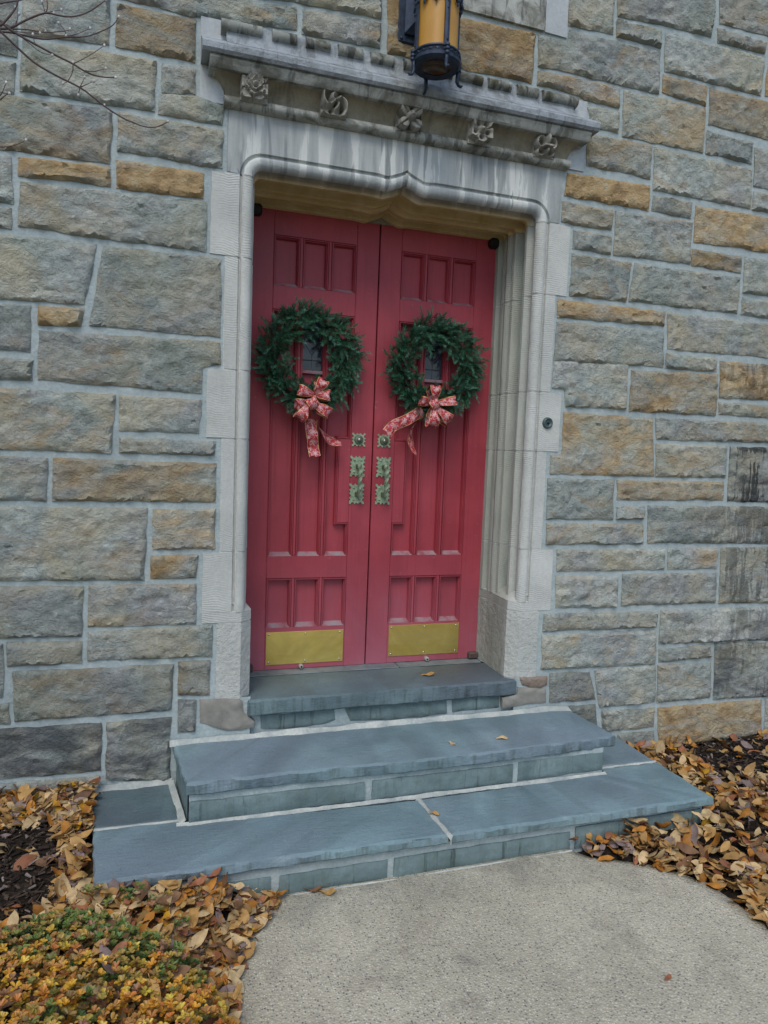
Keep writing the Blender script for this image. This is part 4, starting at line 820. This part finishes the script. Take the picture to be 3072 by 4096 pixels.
# joints between the lower slabs
def strip(pts,w,name='joint_mortar'):
    V=[];F=[]
    for i,p in enumerate(pts):
        p=Vector(p); d=(Vector(pts[min(i+1,len(pts)-1)])-Vector(pts[max(0,i-1)])).normalized(); nr=Vector((-d.y,d.x,0)); q=w*max(.4,.9+.9*nz(p.x*14,p.y*14,1,4,.7))
        V+= [tuple(p+nr*q+Vector((0,0,-.006))),tuple(p+nr*q*.4+Vector((0,0,.001))),tuple(p-nr*q*.4+Vector((0,0,.001))),tuple(p-nr*q+Vector((0,0,-.006)))]
    for i in range(len(pts)-1):
        for k in range(3): a=i*4+k; F.append((a,a+1,a+5,a+4))
    return mk(name,V,F,M['fillet'],stp,True)
def dense(a,c,n): a=Vector(a);c=Vector(c); return [tuple(a.lerp(c,i/n)+Vector((.003*nz(i*.7,1,2),.003*nz(i*.7,5,2),0))) for i in range(n+1)]
strip(dense((-1.376,-.356,-.077),(-1.03,-.362,-.077),12),.011); strip(dense((1.05,-.350,-.077),(1.42,-.351,-.077),12),.010); strip(dense((.028,-.43,-.077),(.049,-.756,-.077),12)+[(.050,-.762,-.090),(.050,-.764,-.118)],.012)
# ---------------------------------------------------------------- lantern
lan=thing('wall_lantern','black iron gothic wall lantern with amber glass cylinder above the cornice','lantern',(.028,-.26,3.22))
lx,ly=.028,-.26; RL=.098
bp=MB().box(-.078,.128,-.018,.006,3.462,3.700,.004); bp.box(-.050,.100,-.034,-.016,3.495,3.665,.005)
bp.add([(-.050,-.033,3.495),(.100,-.033,3.495),(.100,-.033,3.665),(-.050,-.033,3.665),(.025,-.085,3.58)],[(0,1,4),(1,2,4),(2,3,4),(3,0,4)])
for q in ((-.062,3.478),(.112,3.478),(-.062,3.684),(.112,3.684)): bp.ball((q[0],-.020,q[1]),.008,.006,.008)
bp.obj('back_plate',M['iron'],lan)
MB().tube([(.025,-.07,3.58),(.025,-.12,3.60),(.027,-.165,3.60)],.016,8).obj('bracket_arm',M['iron'],lan)
autosmooth(MB().lathe([(RL-.006,3.285),(RL-.006,3.80)],(lx,ly,0),'Z',40).obj('glass_cylinder',M['amber'],lan))
autosmooth(MB().lathe([(RL-.03,3.243),(RL+.002,3.238),(RL+.012,3.246),(RL+.013,3.258),(RL+.006,3.264),(RL+.005,3.278),(RL+.011,3.284),(RL+.010,3.290),(RL-.007,3.292)],(lx,ly,0),'Z',48).obj('bottom_ring',M['iron'],lan),40)
autosmooth(MB().lathe([(.0,3.262),(.045,3.258),(RL-.028,3.245)],(lx,ly,0),'Z',32).obj('bottom_glass',m_flat('smoked_amber_glass',(.055,.026,.006),.15,0,.6,18,.2,.5),lan),60)
b=MB()
for k in range(24):
    w=2*math.pi*k/24
    b.tube([(lx+(RL+.010)*math.cos(w+t*.24),ly+(RL+.010)*math.sin(w+t*.24),3.271+.006*math.sin(t*6.28)) for t in (0,.2,.4,.6,.8,1.)],.0022,4)
b.obj('scroll_band',M['iron'],lan)
for k in range(4):
    w=-math.pi/2+.05+k*math.pi/2; c,sn=math.cos(w),math.sin(w); b=MB(); tx,ty=-sn,c
    r0=RL+.001
    V=[(lx+r*c+t*tx,ly+r*sn+t*ty,z) for z in (3.262,3.80) for r,t in ((r0-.004,-.011),(r0+.005,-.011),(r0+.008,0),(r0+.005,.011),(r0-.004,.011))]
    b.add(V,[(i,(i+1)%5,5+(i+1)%5,5+i) for i in range(5)]+[(4,3,2,1,0),(5,6,7,8,9)])
    for z in (3.31,3.44): b.ball((lx+(r0+.009)*c,ly+(r0+.009)*sn,z),.004,.004,.004)
    # leaf shaped tab over the ring
    for dz,wd in ((3.284,.016),(3.268,.010),(3.252,.012)): b.ball((lx+(RL+.016)*c,ly+(RL+.016)*sn,dz),.012,.012,.010,8,5)
    b.obj('strap',M['iron'],lan)
    b=MB(); rr_=RL+.004
    b.tube([(lx+r*c,ly+r*sn,z) for r,z in ((rr_+.008,3.25),(rr_+.006,3.225),(rr_+.004,3.205),(rr_+.012,3.190),(rr_+.026,3.186),(rr_+.032,3.193))],[.009,.009,.008,.007,.006,.004],6)
    b.obj('foot',M['iron'],lan,True)
b=MB()
for k in range(12):
    w=-math.pi/2+.05+2*math.pi*k/12; r0=RL+.006
    P=lambda a,z:(lx+r0*math.cos(a),ly+r0*math.sin(a),z)
    for q in (-1,1): b.tube([P(w,3.500),P(w+q*.06,3.517),P(w+q*.15,3.545),P(w+q*.24,3.563),P(w+q*.262,3.57)],[.005,.005,.006,.006,.007],5)
    b.ball(P(w,3.487),.010,.010,.010,7,5); b.ball(P(w,3.471),.006,.006,.010,6,5)
    for q in (-1,1): b.ball(P(w+q*.10,3.491),.008,.008,.008,6,4)
b.obj('trefoil_cresting',M['iron'],lan)
autosmooth(MB().lathe([(RL+.004,3.565),(RL+.010,3.57),(RL+.006,3.585),(RL+.004,3.78),(RL+.03,3.80),(RL+.02,3.83),(.03,3.93),(.012,3.99),(0,4.0)],(lx,ly,0),'Z',32).obj('lantern_hood',M['iron'],lan),40)
# ---------------------------------------------------------------- door bell
bell=thing('door_bell','round bronze door bell button on the right stone jamb','door bell',(.852,-.0,1.709))
autosmooth(MB().lathe([(0,.010),(.012,.010),(.013,.008),(.018,.012),(.024,.013),(.029,.009),(.031,.0)],(.852,0,1.709),'Y',28).obj('bell_plate',m_flat('bronze_bell',(.09,.13,.13),.45,.6),bell),40)
MB().ball((.852,-.010,1.709),.008,.006,.008,12,8).obj('bell_button',M['black'],bell,True)
# ---------------------------------------------------------------- wreaths
def leafcol(base,var,n):
    base=np.array(base); return np.clip(base*(1+var*rng.standard_normal((n,1)))+.01*var*rng.standard_normal((n,3)),.002,1)
def wreath(cx,cz,loops,tails,label,seed,knot):
    r=random.Random(seed); cy=.345
    w=thing('wreath',label,'wreath',(cx,Yd-.03,cz),'fir wreaths on the doors')
    V=[];F=[];C=[]
    def needle(p,d,L,wd,c):
        side=d.cross(Vector((r.uniform(-1,1),r.uniform(-1,1),r.uniform(-1,1)))).normalized()*wd; k=len(V)
        up=d.cross(side).normalized()*wd*.5
        V.extend([tuple(p-side),tuple(p+side),tuple(p+d*L*.55+side*.9+up),tuple(p+d*L),tuple(p+d*L*.55-side*.9+up)]); F.append((k,k+1,k+2,k+3,k+4)); C.extend([c]*5)
    # dark inner ring of twigs
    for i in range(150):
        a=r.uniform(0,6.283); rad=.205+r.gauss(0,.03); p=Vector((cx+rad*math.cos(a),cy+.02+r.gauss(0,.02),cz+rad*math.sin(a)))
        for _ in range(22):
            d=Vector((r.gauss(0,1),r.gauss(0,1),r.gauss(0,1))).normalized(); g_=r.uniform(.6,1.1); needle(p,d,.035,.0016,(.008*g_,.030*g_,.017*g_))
    sprigs=[]
    N=430
    for i in range(N):
        a=2*math.pi*(i/N)+r.uniform(-.08,.08); lay=i%5
        br={0:.225,1:.160,2:.235,3:.185,4:.207}[lay]+r.gauss(0,.013)
        rad=Vector((math.cos(a),0,math.sin(a))); tan=Vector((math.sin(a),0,-math.cos(a)))*(1 if r.random()<.75 else -1)
        out={0:1.0,1:-.55,2:.6,3:-.15,4:.35}[lay]+r.gauss(0,.45)
        d=(rad*out+tan*(.65+r.gauss(0,.4))+Vector((0,-.35+r.gauss(0,.3),0))).normalized()
        p=Vector((cx,cy,cz))+rad*br+Vector((0,-.005+r.gauss(0,.012)-(.022 if lay>2 else 0),0)); L=r.uniform(.060,.090)*(.85 if lay==1 else 1.)
        sprigs.append((p,d,L,lay))
    for p,d,L,lay in sprigs:
        n=44; g_=r.uniform(.5,1.3); bl=r.random(); sag=Vector((r.gauss(0,.2),0,r.gauss(-.15,.2)))
        vw=Vector((r.gauss(0,.35),-1,r.gauss(.25,.35))).normalized(); sd_=d.cross(vw).normalized(); up=sd_.cross(d).normalized()
        for j in range(n):
            t=j/n; q=p+d*L*t+sag*L*t*t*.4; k_=1 if j%2 else -1
            if j%5==0: dd=(d*(.8+.3*t)+up*r.uniform(.5,1.)+sd_*r.uniform(-.4,.4)).normalized()
            else: dd=(d*(.62+.5*t+r.gauss(0,.1))+sd_*k_*(.9-.45*t)+up*r.uniform(-.1,.45)).normalized()
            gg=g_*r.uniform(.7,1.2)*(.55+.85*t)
            c=(.030*gg+.060*bl*gg*t,.125*gg+.085*bl*gg*t,.058*gg+.100*bl*gg*t)  # bluish highlight painted into the sprig tips, bases coloured darker
            needle(q,dd,.026*r.uniform(.8,1.15)*(1-.35*t),.00125,c)
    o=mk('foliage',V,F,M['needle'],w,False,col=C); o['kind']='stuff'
    # wire frame ring
    MB().tube([(cx+.205*math.cos(2*math.pi*i/40),cy+.02,cz+.205*math.sin(2*math.pi*i/40)) for i in range(41)],.010,6,False).obj('wire_ring',m_flat('wreath_wire',(.02,.03,.015),.8),w)
    # ribbon bow
    kx=Vector(knot)
    b=MB().ball(kx,.016,.014,.016,10,8); bow=b.obj('bow',M['ribbon'],w,True)
    bow.data.uv_layers.new(name='UVMap')
    def ribbon(P,Wd,name,u0=0.,twist=None):
        """P list of (point, width vector)"""
        V=[];F=[];UV=[];L=0.;m=7
        for i,(p,wv) in enumerate(P):
            if i: L+=(p-P[i-1][0]).length
            cr_=wv.cross(Vector((0,1,0))).normalized()
            for k in range(m+1):
                t=k/m; V.append(tuple(p+wv*(t-.5)+Vector((0,-.007*math.sin(math.pi*t)+.0035*math.sin(t*11+i*.9+u0*9),0))+cr_*.004*math.sin(t*7+i*.5))); UV.append((u0+L/Wd,t))
        for i in range(len(P)-1):
            for k in range(m): a=i*(m+1)+k; F.append((a,a+1,a+m+2,a+m+1))
        o=mk(name,V,F,M['ribbon'],None,True,uv=UV); o.parent=bow; o.matrix_parent_inverse=Matrix.Identity(4)
        return o
    for i,(rt,t) in enumerate(loops):
        kx=Vector(rt); kx.y=knot[1]+(.0 if i%2 else -.008); tip=Vector(t); d=tip-kx; d.y=0; L=max(d.length,.03)*r.uniform(.95,1.25); d.normalize(); wv=Vector((-d.z,0,d.x)); 
        lift=r.uniform(.045,.062); tl=r.uniform(-.75,.75); wv=(wv+Vector((0,tl,0))).normalized()
        P=[]; n=22
        for j in range(n+1):
            a=j/n*2*math.pi; s_=(1-math.cos(a))/2; h=math.sin(a)
            p=kx+d*(L*(s_**.8)*(1+.06*math.sin(3*a+i)))+Vector((0,-.008-lift*.9*h*(.35+.65*s_)-.012*s_,0)); P.append((p,wv*.060*(.26+.72*min(1,s_*1.4)**.8)+Vector((0,.012*math.sin(j*1.1+i),0))))
        ribbon(P,.062,'bow_loop',r.uniform(0,1))
    kx=Vector(knot)
    # round puff in the middle
    P=[];n=16; wv=Vector((.8,.1,.5)).normalized(); d=Vector((-.5,0,.8)).normalized()
    for j in range(n+1):
        a=j/n*math.pi; P.append((kx+d*(.030*math.cos(a))+Vector((0,-.022-.032*math.sin(a),0)),wv*.056))
    ribbon(P,.062,'bow_loop',.3)
    for i,tl in enumerate(tails):
        pts=[Vector(p) for p in tl]; Pn=[]
        for j in range(25):
            t=j/24*(len(pts)-1); k=min(int(t),len(pts)-2); f=t-k
            p0=pts[max(0,k-1)];p1=pts[k];p2=pts[k+1];p3=pts[min(len(pts)-1,k+2)]
            Pn.append(.5*((2*p1)+(p2-p0)*f+(2*p0-5*p1+4*p2-p3)*f*f+(3*p1-p0-3*p2+p3)*f**3))
        P=[]
        for j,p in enumerate(Pn):
            dv=(Pn[min(j+1,24)]-Pn[max(j-1,0)]).normalized(); wv=dv.cross(Vector((0,-1,0))).normalized()
            if i==1:
                ang=1.05+.35*math.sin(j*.28); wv=(wv*math.cos(ang)+Vector((0,-1,0))*math.sin(ang)).normalized()
            p=p+Vector((0,.010*math.sin(j*.45),0)); P.append((p,wv*.060))
        ribbon(P,.060,'bow_tail',.2)
    return w
wreath(-.385,1.995,[(BOWL[7],BOWL[0]),(BOWL[7],BOWL[1]),(BOWL[7],BOWL[2]),(BOWL[6],BOWL[3]),(BOWL[6],BOWL[4]),(BOWL[6],BOWL[5])],BOWLT,'fir wreath with red bow on the left door, long tail hanging straight',11,(BOWL[6][0]+.012,.285,BOWL[6][2]-.008))
wreath(.325,1.998,[(BOWR[5],q) for q in BOWR[:5]],BOWRT,'fir wreath with red bow on the right door, tails sweeping leftward',23,(BOWR[5][0],.275,BOWR[5][2]))
# ---------------------------------------------------------------- leaves
PAL=[('tan',(.42,.245,.085)),('pale buff',(.50,.36,.185)),('orange brown',(.42,.175,.03)),('dull brown',(.19,.10,.05)),('purplish grey',(.24,.175,.16)),('reddish brown',(.29,.115,.055)),('yellow',(.52,.28,.02))]
WT=[.33,.27,.13,.09,.08,.08,.02]
def leaf_shape(r,L=None,kind=None):
    L=L or r.uniform(.060,.105); Wd=L*r.uniform(.40,.52); cu=r.uniform(-.35,.75); fo=r.uniform(.05,.55); tw=r.uniform(-.5,.5)
    if kind==0: cu,fo,tw=.05,.08,.1
    if kind==1: cu,fo,tw=.55,.55,.1
    if kind==2: cu,fo,tw=.35,.3,1.1
    n=6; V=[]
    for i in range(n+1):
        t=i/n; x=(t-.5)*L; w=Wd/2*(math.sin(math.pi*min(1,t**.85)))**.75 if 0<t<1 else 0.; z=cu*L*.35*((t-.5)**2*4)-.0
        a=tw*(t-.5)
        for sgn in (-1,0,1):
            y=sgn*w; zz=z+abs(sgn)*w*fo+.004*math.sin(t*9+sgn)
            V.append((x,y*math.cos(a)-zz*math.sin(a)*.3,zz+y*math.sin(a)))
    F=[]
    for i in range(n):
        for k in range(2): a=i*3+k; F.append((a,a+3,a+4,a+1))
    # stalk
    V+=[(-.5*L-.014,.0015,.003+cu*L*.3),(-.5*L-.014,-.0015,.003+cu*L*.3)]; F.append((0,len(V)-2,len(V)-1))
    V=np.array(V); V[:,2]-=V[:,2].min(); return V,F
def rotm(r,tilt):
    return np.array(Matrix.Rotation(r.uniform(0,6.283),3,'Z')@Matrix.Rotation(r.gauss(0,tilt),3,'X')@Matrix.Rotation(r.gauss(0,tilt),3,'Y')@Matrix.Rotation(math.pi*(r.random()<.35),3,'X'))
LM=[]
rl=random.Random(5)
for ci,(nm,c) in enumerate(PAL):
    for v in range(3):
        V,F=leaf_shape(rl,kind=v); C=[]
        for k in range(len(V)): g_=rl.uniform(.85,1.15)*(1.12 if k%3==1 else 1); C.append(tuple(x*g_ for x in c))
        me=bpy.data.meshes.new('fallen_leaf'); me.from_pydata([tuple(v) for v in V],[],F); a=me.color_attributes.new('Col','FLOAT_COLOR','POINT'); a.data.foreach_set('color',np.column_stack([C,np.ones(len(C))]).ravel()); me.materials.append(M['leaf']); me.polygons.foreach_set('use_smooth',[True]*len(me.polygons))
        LM.append((ci,me))
TRI=[[bool(0)]]
def in_bed(x,y,side):
    if side=='R':
        if x<1.45 and y>-.80 and x>1.0 and y>-.74: return 0
        if y>-.74 and x<1.45: return 0
        if x<xr(y)-.015+.03*nz(x*6,y*6,2,2): return 0
        if y>-.10 and y>-.02: return 0
        # bare mulch shows in places
        m=nz(x*2.2+4,y*2.2,9,2); d=.8
        if x>1.80 and y>-.42: d=.07
        if x>1.5 and -.07<y: d=max(d,.5)
        return d*(1 if m>-.2 else .45)
    else:
        if x>xl(y)+.05+.03*nz(x*6,y*6,2,2) or (y>-.76 and x>-1.36): return 0
        if y>-.02: return 0
        d=0.
        if y>-.22: d=1.
        if x>-1.50+.03*math.sin(y*9): d=1.
        if y<-.70 and x>-1.35: d=1.
        if y<-1.0 and x>-1.35: d=.9
        if d==0: d=.035
        return d
def scatter(side,n,x0,x1,y0,y1,seed):
    r=random.Random(seed); P=[]
    while len(P)<n:
        x,y=r.uniform(x0,x1),r.uniform(y0,y1); d=in_bed(x,y,side)
        if r.random()<d: P.append((x,y,r.random()))
    return P
RP=scatter('R',3000,.62,2.8,-2.1,-.02,2); LP=scatter('L',2300,-2.0,-.6,-1.5,-.02,4)
def pileh(x,y,side):
    if side=='R':
        e=min(1,max(0,(x-xr(y))/.25)); h=.042*e+.010
        if y>-.76: h=max(h*.7,.05*math.exp(-max(0,x-1.42)/.2))
        if -.95<y<=-.70: h+=.05*math.exp(-((x-1.35)/.3)**2)
        return h
    e=min(1,max(0,(xl(y)-x)/.25)); h=.045*e+.012
    if y>-.80 and x<-1.33: h=.06*math.exp(-max(0,-1.36-x)/.10)+.03*math.exp(y/.1)+.01
    if y<-.74 and x>-1.34: h+=.03*math.exp(-abs(y+.76)/.12)
    return h
def litter(P,side,seed):
    r=random.Random(seed); V=[];F=[];C=[]
    for x,y,q in P:
        ci=r.choices(range(len(PAL)),WT)[0]; v,f=leaf_shape(r); v=v@rotm(r,.42).T; c=np.array(PAL[ci][1])*r.uniform(.65,1.2)
        z=max(gz(x,y),-.246)+pileh(x,y,side)*q; k=len(V); v=v+np.array([x,y,z-v[:,2].min()*.6]); V+=v.tolist(); F+=[tuple(i+k for i in ff) for ff in f]; C+=[(c*r.uniform(.9,1.1)).tolist() for _ in v]
    return V,F,C
camp=Vector((-1.133,-3.318,1.514))
indiv=[]
for side,P in (('R',RP),('L',LP)):
    # the leaves on top and nearest the camera are objects of their own
    key=sorted(range(len(P)),key=lambda i:(camp-Vector((P[i][0],P[i][1],-.2))).length-1.1*P[i][2])
    vis=[i for i in key if not (side=='L' and P[i][1]<-1.0 and P[i][0]<-1.05)]
    if side=='L': vis=[i for i in vis if P[i][1]>-1.35]
    else: vis=[i for i in vis if P[i][0]<1.75+.35*(P[i][1]+1.0) or P[i][1]>-1.0]
    pick=set(vis[:165 if side=='R' else 125])
    V,F,C=litter([p for i,p in enumerate(P) if i not in pick],side,31)
    o=mk('leaf_litter',V,F,M['leaf'],None,True,col=C); o['kind']='stuff'
    o['label']='deep litter of dry tan leaves to the right of the path' if side=='R' else 'litter of dry tan leaves between wall, steps and shrub on the left'
    o['category']='leaf litter'
    r=random.Random(77)
    for i in sorted(pick):
        x,y,q=P[i]; ci=r.choices(range(len(PAL)),WT)[0]; me_i=ci*3+r.randrange(3); me=LM[me_i][1]
        o=bpy.data.objects.new('fallen_leaf',me); COL.objects.link(o)
        mr=Matrix(rotm(r,.34).tolist()); lo=min((mr@v.co).z for v in me.vertices)
        o.location=(x,y,max(gz(x,y),-.246)+pileh(x,y,side)*(.55+.5*q)-lo*.7); o.rotation_euler=mr.to_euler()
        if side=='R': pl_='at the right edge of the path' if x<xr(y)+.13 else 'against the right end of the lower step' if y>-.95 and x<1.62 else 'by the wall on the right' if y>-.3 else 'deep in the pile right of the path, nearest the camera' if y<-1.15 else 'in the middle of the pile right of the path'
        else: pl_='at the left edge of the path' if x>xl(y)-.12 else 'along the left end of the lower step' if y>-.74 and y<-.2 else 'by the wall on the left' if y>=-.2 else 'below the front of the lower step on the left' if y>-.95 else 'between the shrub and the path'
        tag(o,f"{('flat','cupped','twisted')[me_i%3]} {PAL[ci][0]} dry leaf {pl_}",'leaf','fallen leaves right of the path' if side=='R' else 'fallen leaves left of the path')
LL=['curled pale leaf lying on the upper step left of the other one','crumpled tan leaf lying on the upper step, nearer its right end','small leaf caught on the mortar joint of the lower step','flat yellow leaf lying on the dark sill in front of the doors','dark brown leaf on the path by the foot of the steps','tan leaf beside the dark one by the foot of the steps','small brown leaf alone in the middle of the concrete path','tan leaf on the path edge beside the shrub']
for k,((x,y,z),lb) in enumerate(zip(LV,LL)):
    r=random.Random(60+k); ci=[1,1,0,0,3,0,5,0][k]; me=LM[ci*3+k%3][1]; o=bpy.data.objects.new('fallen_leaf',me); COL.objects.link(o)
    mr=Matrix(rotm(r,.10).tolist()); sc=[.75,.7,.6,.9,.85,.85,.6,.9][k]; lo=min((mr@v.co).z for v in me.vertices)*sc
    zt=[.111,.111,-.075,.298,-.244,-.244,-.244,-.244][k]; o.location=(x,y,zt-lo); o.rotation_euler=mr.to_euler(); o.scale=(sc,)*3; tag(o,lb,'leaf')
# mulch chips
r=random.Random(8); V=[];F=[];C=[]
for i in range(5200):
    if r.random()<.5: x,y=r.uniform(-2.3,-1.40),r.uniform(-1.3,-.05)
    else: x,y=r.uniform(1.45,2.9),r.uniform(-.9,-.03)
    L=r.uniform(.012,.05);wd=r.uniform(.003,.009); m3=np.array(Matrix.Rotation(r.uniform(0,6.28),3,'Z')@Matrix.Rotation(r.gauss(0,.3),3,'Y')@Matrix.Rotation(r.gauss(0,.4),3,'X'))
    v=np.array([(-L/2,-wd,0),(L/2,-wd*.6,0),(L/2,wd*.5,0),(-L/2,wd,0),(-L/2,-wd*.5,.004),(L/2,-wd*.3,.004),(L/2,wd*.3,.004),(-L/2,wd*.5,.004)])@m3.T+np.array([x,y,gz(x,y)+r.uniform(.0,.014)])
    k=len(V);V+=v.tolist();F+=[tuple(q+k for q in f) for f in ((4,5,6,7),(0,1,5,4),(1,2,6,5),(2,3,7,6),(3,0,4,7))]
    t=r.random(); c=np.array((.03,.022,.017) if t<.55 else (.075,.052,.038) if t<.85 else (.19,.16,.14))*r.uniform(.6,1.4); C+=[c.tolist()]*8
o=mk('mulch_chips',V,F,M['chip'],None,False,col=C); o['kind']='stuff'; o['label']='dark shredded bark mulch on the planting beds'; o['category']='mulch'
# ---------------------------------------------------------------- shrub
sh=thing('azalea_shrub','low shrub with small green and yellow bronze leaves at the path edge','shrub',(-1.45,-1.45,-.25))
r=random.Random(9); V=[];F=[];C=[]; st=MB()
def shr_top(x,y):
    u=(x+1.48)/.60; v=(y+1.62)/.80; q=1-u*u-v*v
    return None if q<=0 else -.25+.325*q**.42
tips=[]
while len(tips)<5400:
    x,y=r.uniform(-2.1,-.86),r.uniform(-2.45,-.80); t=shr_top(x,y)
    if t is None: continue
    e=nz(x*5,y*5,3,3)
    dep=r.random()**1.7
    tips.append((x,y,-.23+(t+.035*e+.23)*(1-.55*dep)+.01,dep))
for q in [(-1.22,-.80,-.10),(-1.30,-.79,-.08),(-1.12,-.86,-.10),(-1.33,-.80,-.06),(-1.05,-.97,-.12),(-1.2,-.86,-.05)]:
    for _ in range(5): tips.append((q[0]+r.gauss(0,.02),q[1]+r.gauss(0,.02),q[2]+r.gauss(0,.012),0))
def sleaf(p,d,L,w,c):
    side=d.cross(Vector((0,0,1)));
    if side.length<.1: side=Vector((1,0,0))
    side=side.normalized()*w; up=side.cross(d).normalized(); k=len(V)
    V.extend([tuple(p),tuple(p+d*L*.4+side*.8+up*w*.35),tuple(p+d*L*.75+side*.95+up*w*.4),tuple(p+d*L*.97+side*.35),tuple(p+d*L*.97-side*.35),tuple(p+d*L*.75-side*.95+up*w*.4),tuple(p+d*L*.4-side*.8+up*w*.35),tuple(p+d*L*.6-up*w*.1)]); F.extend([(k,k+1,k+7),(k+1,k+2,k+7),(k+2,k+3,k+7),(k+3,k+4,k+7),(k+4,k+5,k+7),(k+5,k+6,k+7),(k+6,k,k+7)])
    C.extend([tuple(x*r.uniform(.9,1.1) for x in c)]*8)
for x,y,z,dep in tips:
    yel=sst((nz(x*2.3+1,y*2.3,7,2)+(-y-1.22)*1.4+.28)/.6); m=r.random()
    if m<yel*.85: base=random.Random(int(x*1e4)).choice([(.55,.30,.025),(.50,.23,.025),(.44,.16,.03),(.52,.36,.05),(.40,.20,.05)])
    elif m<.55: base=r.choice([(.10,.155,.03),(.075,.13,.03),(.15,.19,.04)])
    else: base=r.choice([(.21,.13,.035),(.29,.20,.04),(.16,.16,.035),(.25,.12,.06),(.34,.22,.04)])
    p=Vector((x,y,z)); n=r.randint(5,8); a0=r.uniform(0,6.28); tilt=Vector((r.gauss(0,.3),r.gauss(-.1,.3),0)); el=r.uniform(.1,.8)
    for j in range(n):
        a=a0+6.283*j/n+r.gauss(0,.2); d=(Vector((math.cos(a),math.sin(a),el+r.gauss(0,.2)))+tilt).normalized(); g_=r.uniform(.75,1.25)
        sleaf(p,d,r.uniform(.012,.021),r.uniform(.0042,.0068),tuple(q*g_ for q in base))
o=mk('foliage',V,F,M['foliage'],sh,False,col=C); o['kind']='stuff'
for k in range(46):
    a=r.uniform(0,6.28); q=r.uniform(.1,.85); x,y=-1.48+.60*q*math.cos(a),-1.62+.80*q*math.sin(a); t=shr_top(x,y)
    st=MB().tube([(-1.48+.25*q*math.cos(a),-1.62+.35*q*math.sin(a),-.26),(-1.48+.45*q*math.cos(a),-1.62+.6*q*math.sin(a),-.15),(x,y,t-.03)],[.006,.004,.002],5)
    st.obj('stem',M['bark'],sh)
for k in range(26):
    x,y=r.uniform(-1.9,-1.0),r.uniform(-1.75,-.92); t=shr_top(x,y)
    if t is None: continue
    ci=r.choices(range(len(PAL)),WT)[0]; o=bpy.data.objects.new('fallen_leaf',LM[ci*3+k%3][1]); COL.objects.link(o); o.location=(x,y,t-.012); o.rotation_euler=Matrix(rotm(r,.6).tolist()).to_euler(); tag(o,f'{PAL[ci][0]} dry leaf caught on top of the low shrub','leaf','leaves caught in the shrub')
# ---------------------------------------------------------------- bare tree at the left
tr=thing('dogwood_tree','bare budding tree whose thin twigs reach in front of the wall at upper left','tree',(-2.75,-1.15,-.2))
MB().tube([(-2.75,-1.15,-.22),(-2.72,-1.15,.5),(-2.76,-1.12,1.3),(-2.7,-1.15,2.0),(-2.62,-1.12,2.8),(-2.6,-1.1,3.6)],[.06,.05,.045,.038,.028,.015],10).obj('trunk',M['bark'],tr,True)
for P in ([(-2.7,-1.15,2.05),(-2.3,-1.08,2.35),(-1.95,-1.02,2.55),(-1.72,-1.0,2.63),(-1.574,-1.0,2.66)],[(-2.75,-1.13,1.4),(-2.3,-1.05,1.9),(-1.9,-1.0,2.15),(-1.60,-1.0,2.26)],[(-2.3,-1.08,2.35),(-2.0,-1.05,2.7),(-1.75,-1.05,2.78),(-1.574,-1.05,2.74)]):
    MB().tube(P,[.018-.0125*i/(len(P)-1) for i in range(len(P))],7).obj('branch',M['bark'],tr,True)
bd=MB()
for P,w in TW:
    P=[Vector(p) for p in P]; Q=[]
    for i in range(len(P)-1):
        for f in (0,.33,.66):
            p0=P[max(0,i-1)];p1=P[i];p2=P[i+1];p3=P[min(len(P)-1,i+2)]
            Q.append(.5*((2*p1)+(p2-p0)*f+(2*p0-5*p1+4*p2-p3)*f*f+(3*p1-p0-3*p2+p3)*f**3))
    Q.append(P[-1]); n=len(Q)
    MB().tube(Q,[w*(1-.55*i/(n-1)) for i in range(n)],5).obj('twig',M['bark'],tr,True)
    bd.ball(P[-1],.0038,.0038,.0048,7,5)
    if n>12: bd.ball(Q[n//2]+Vector((0,0,.004)),.003,.003,.004,6,4)
o=bd.obj('bud',M['bud'],tr,True); o['kind']='stuff'
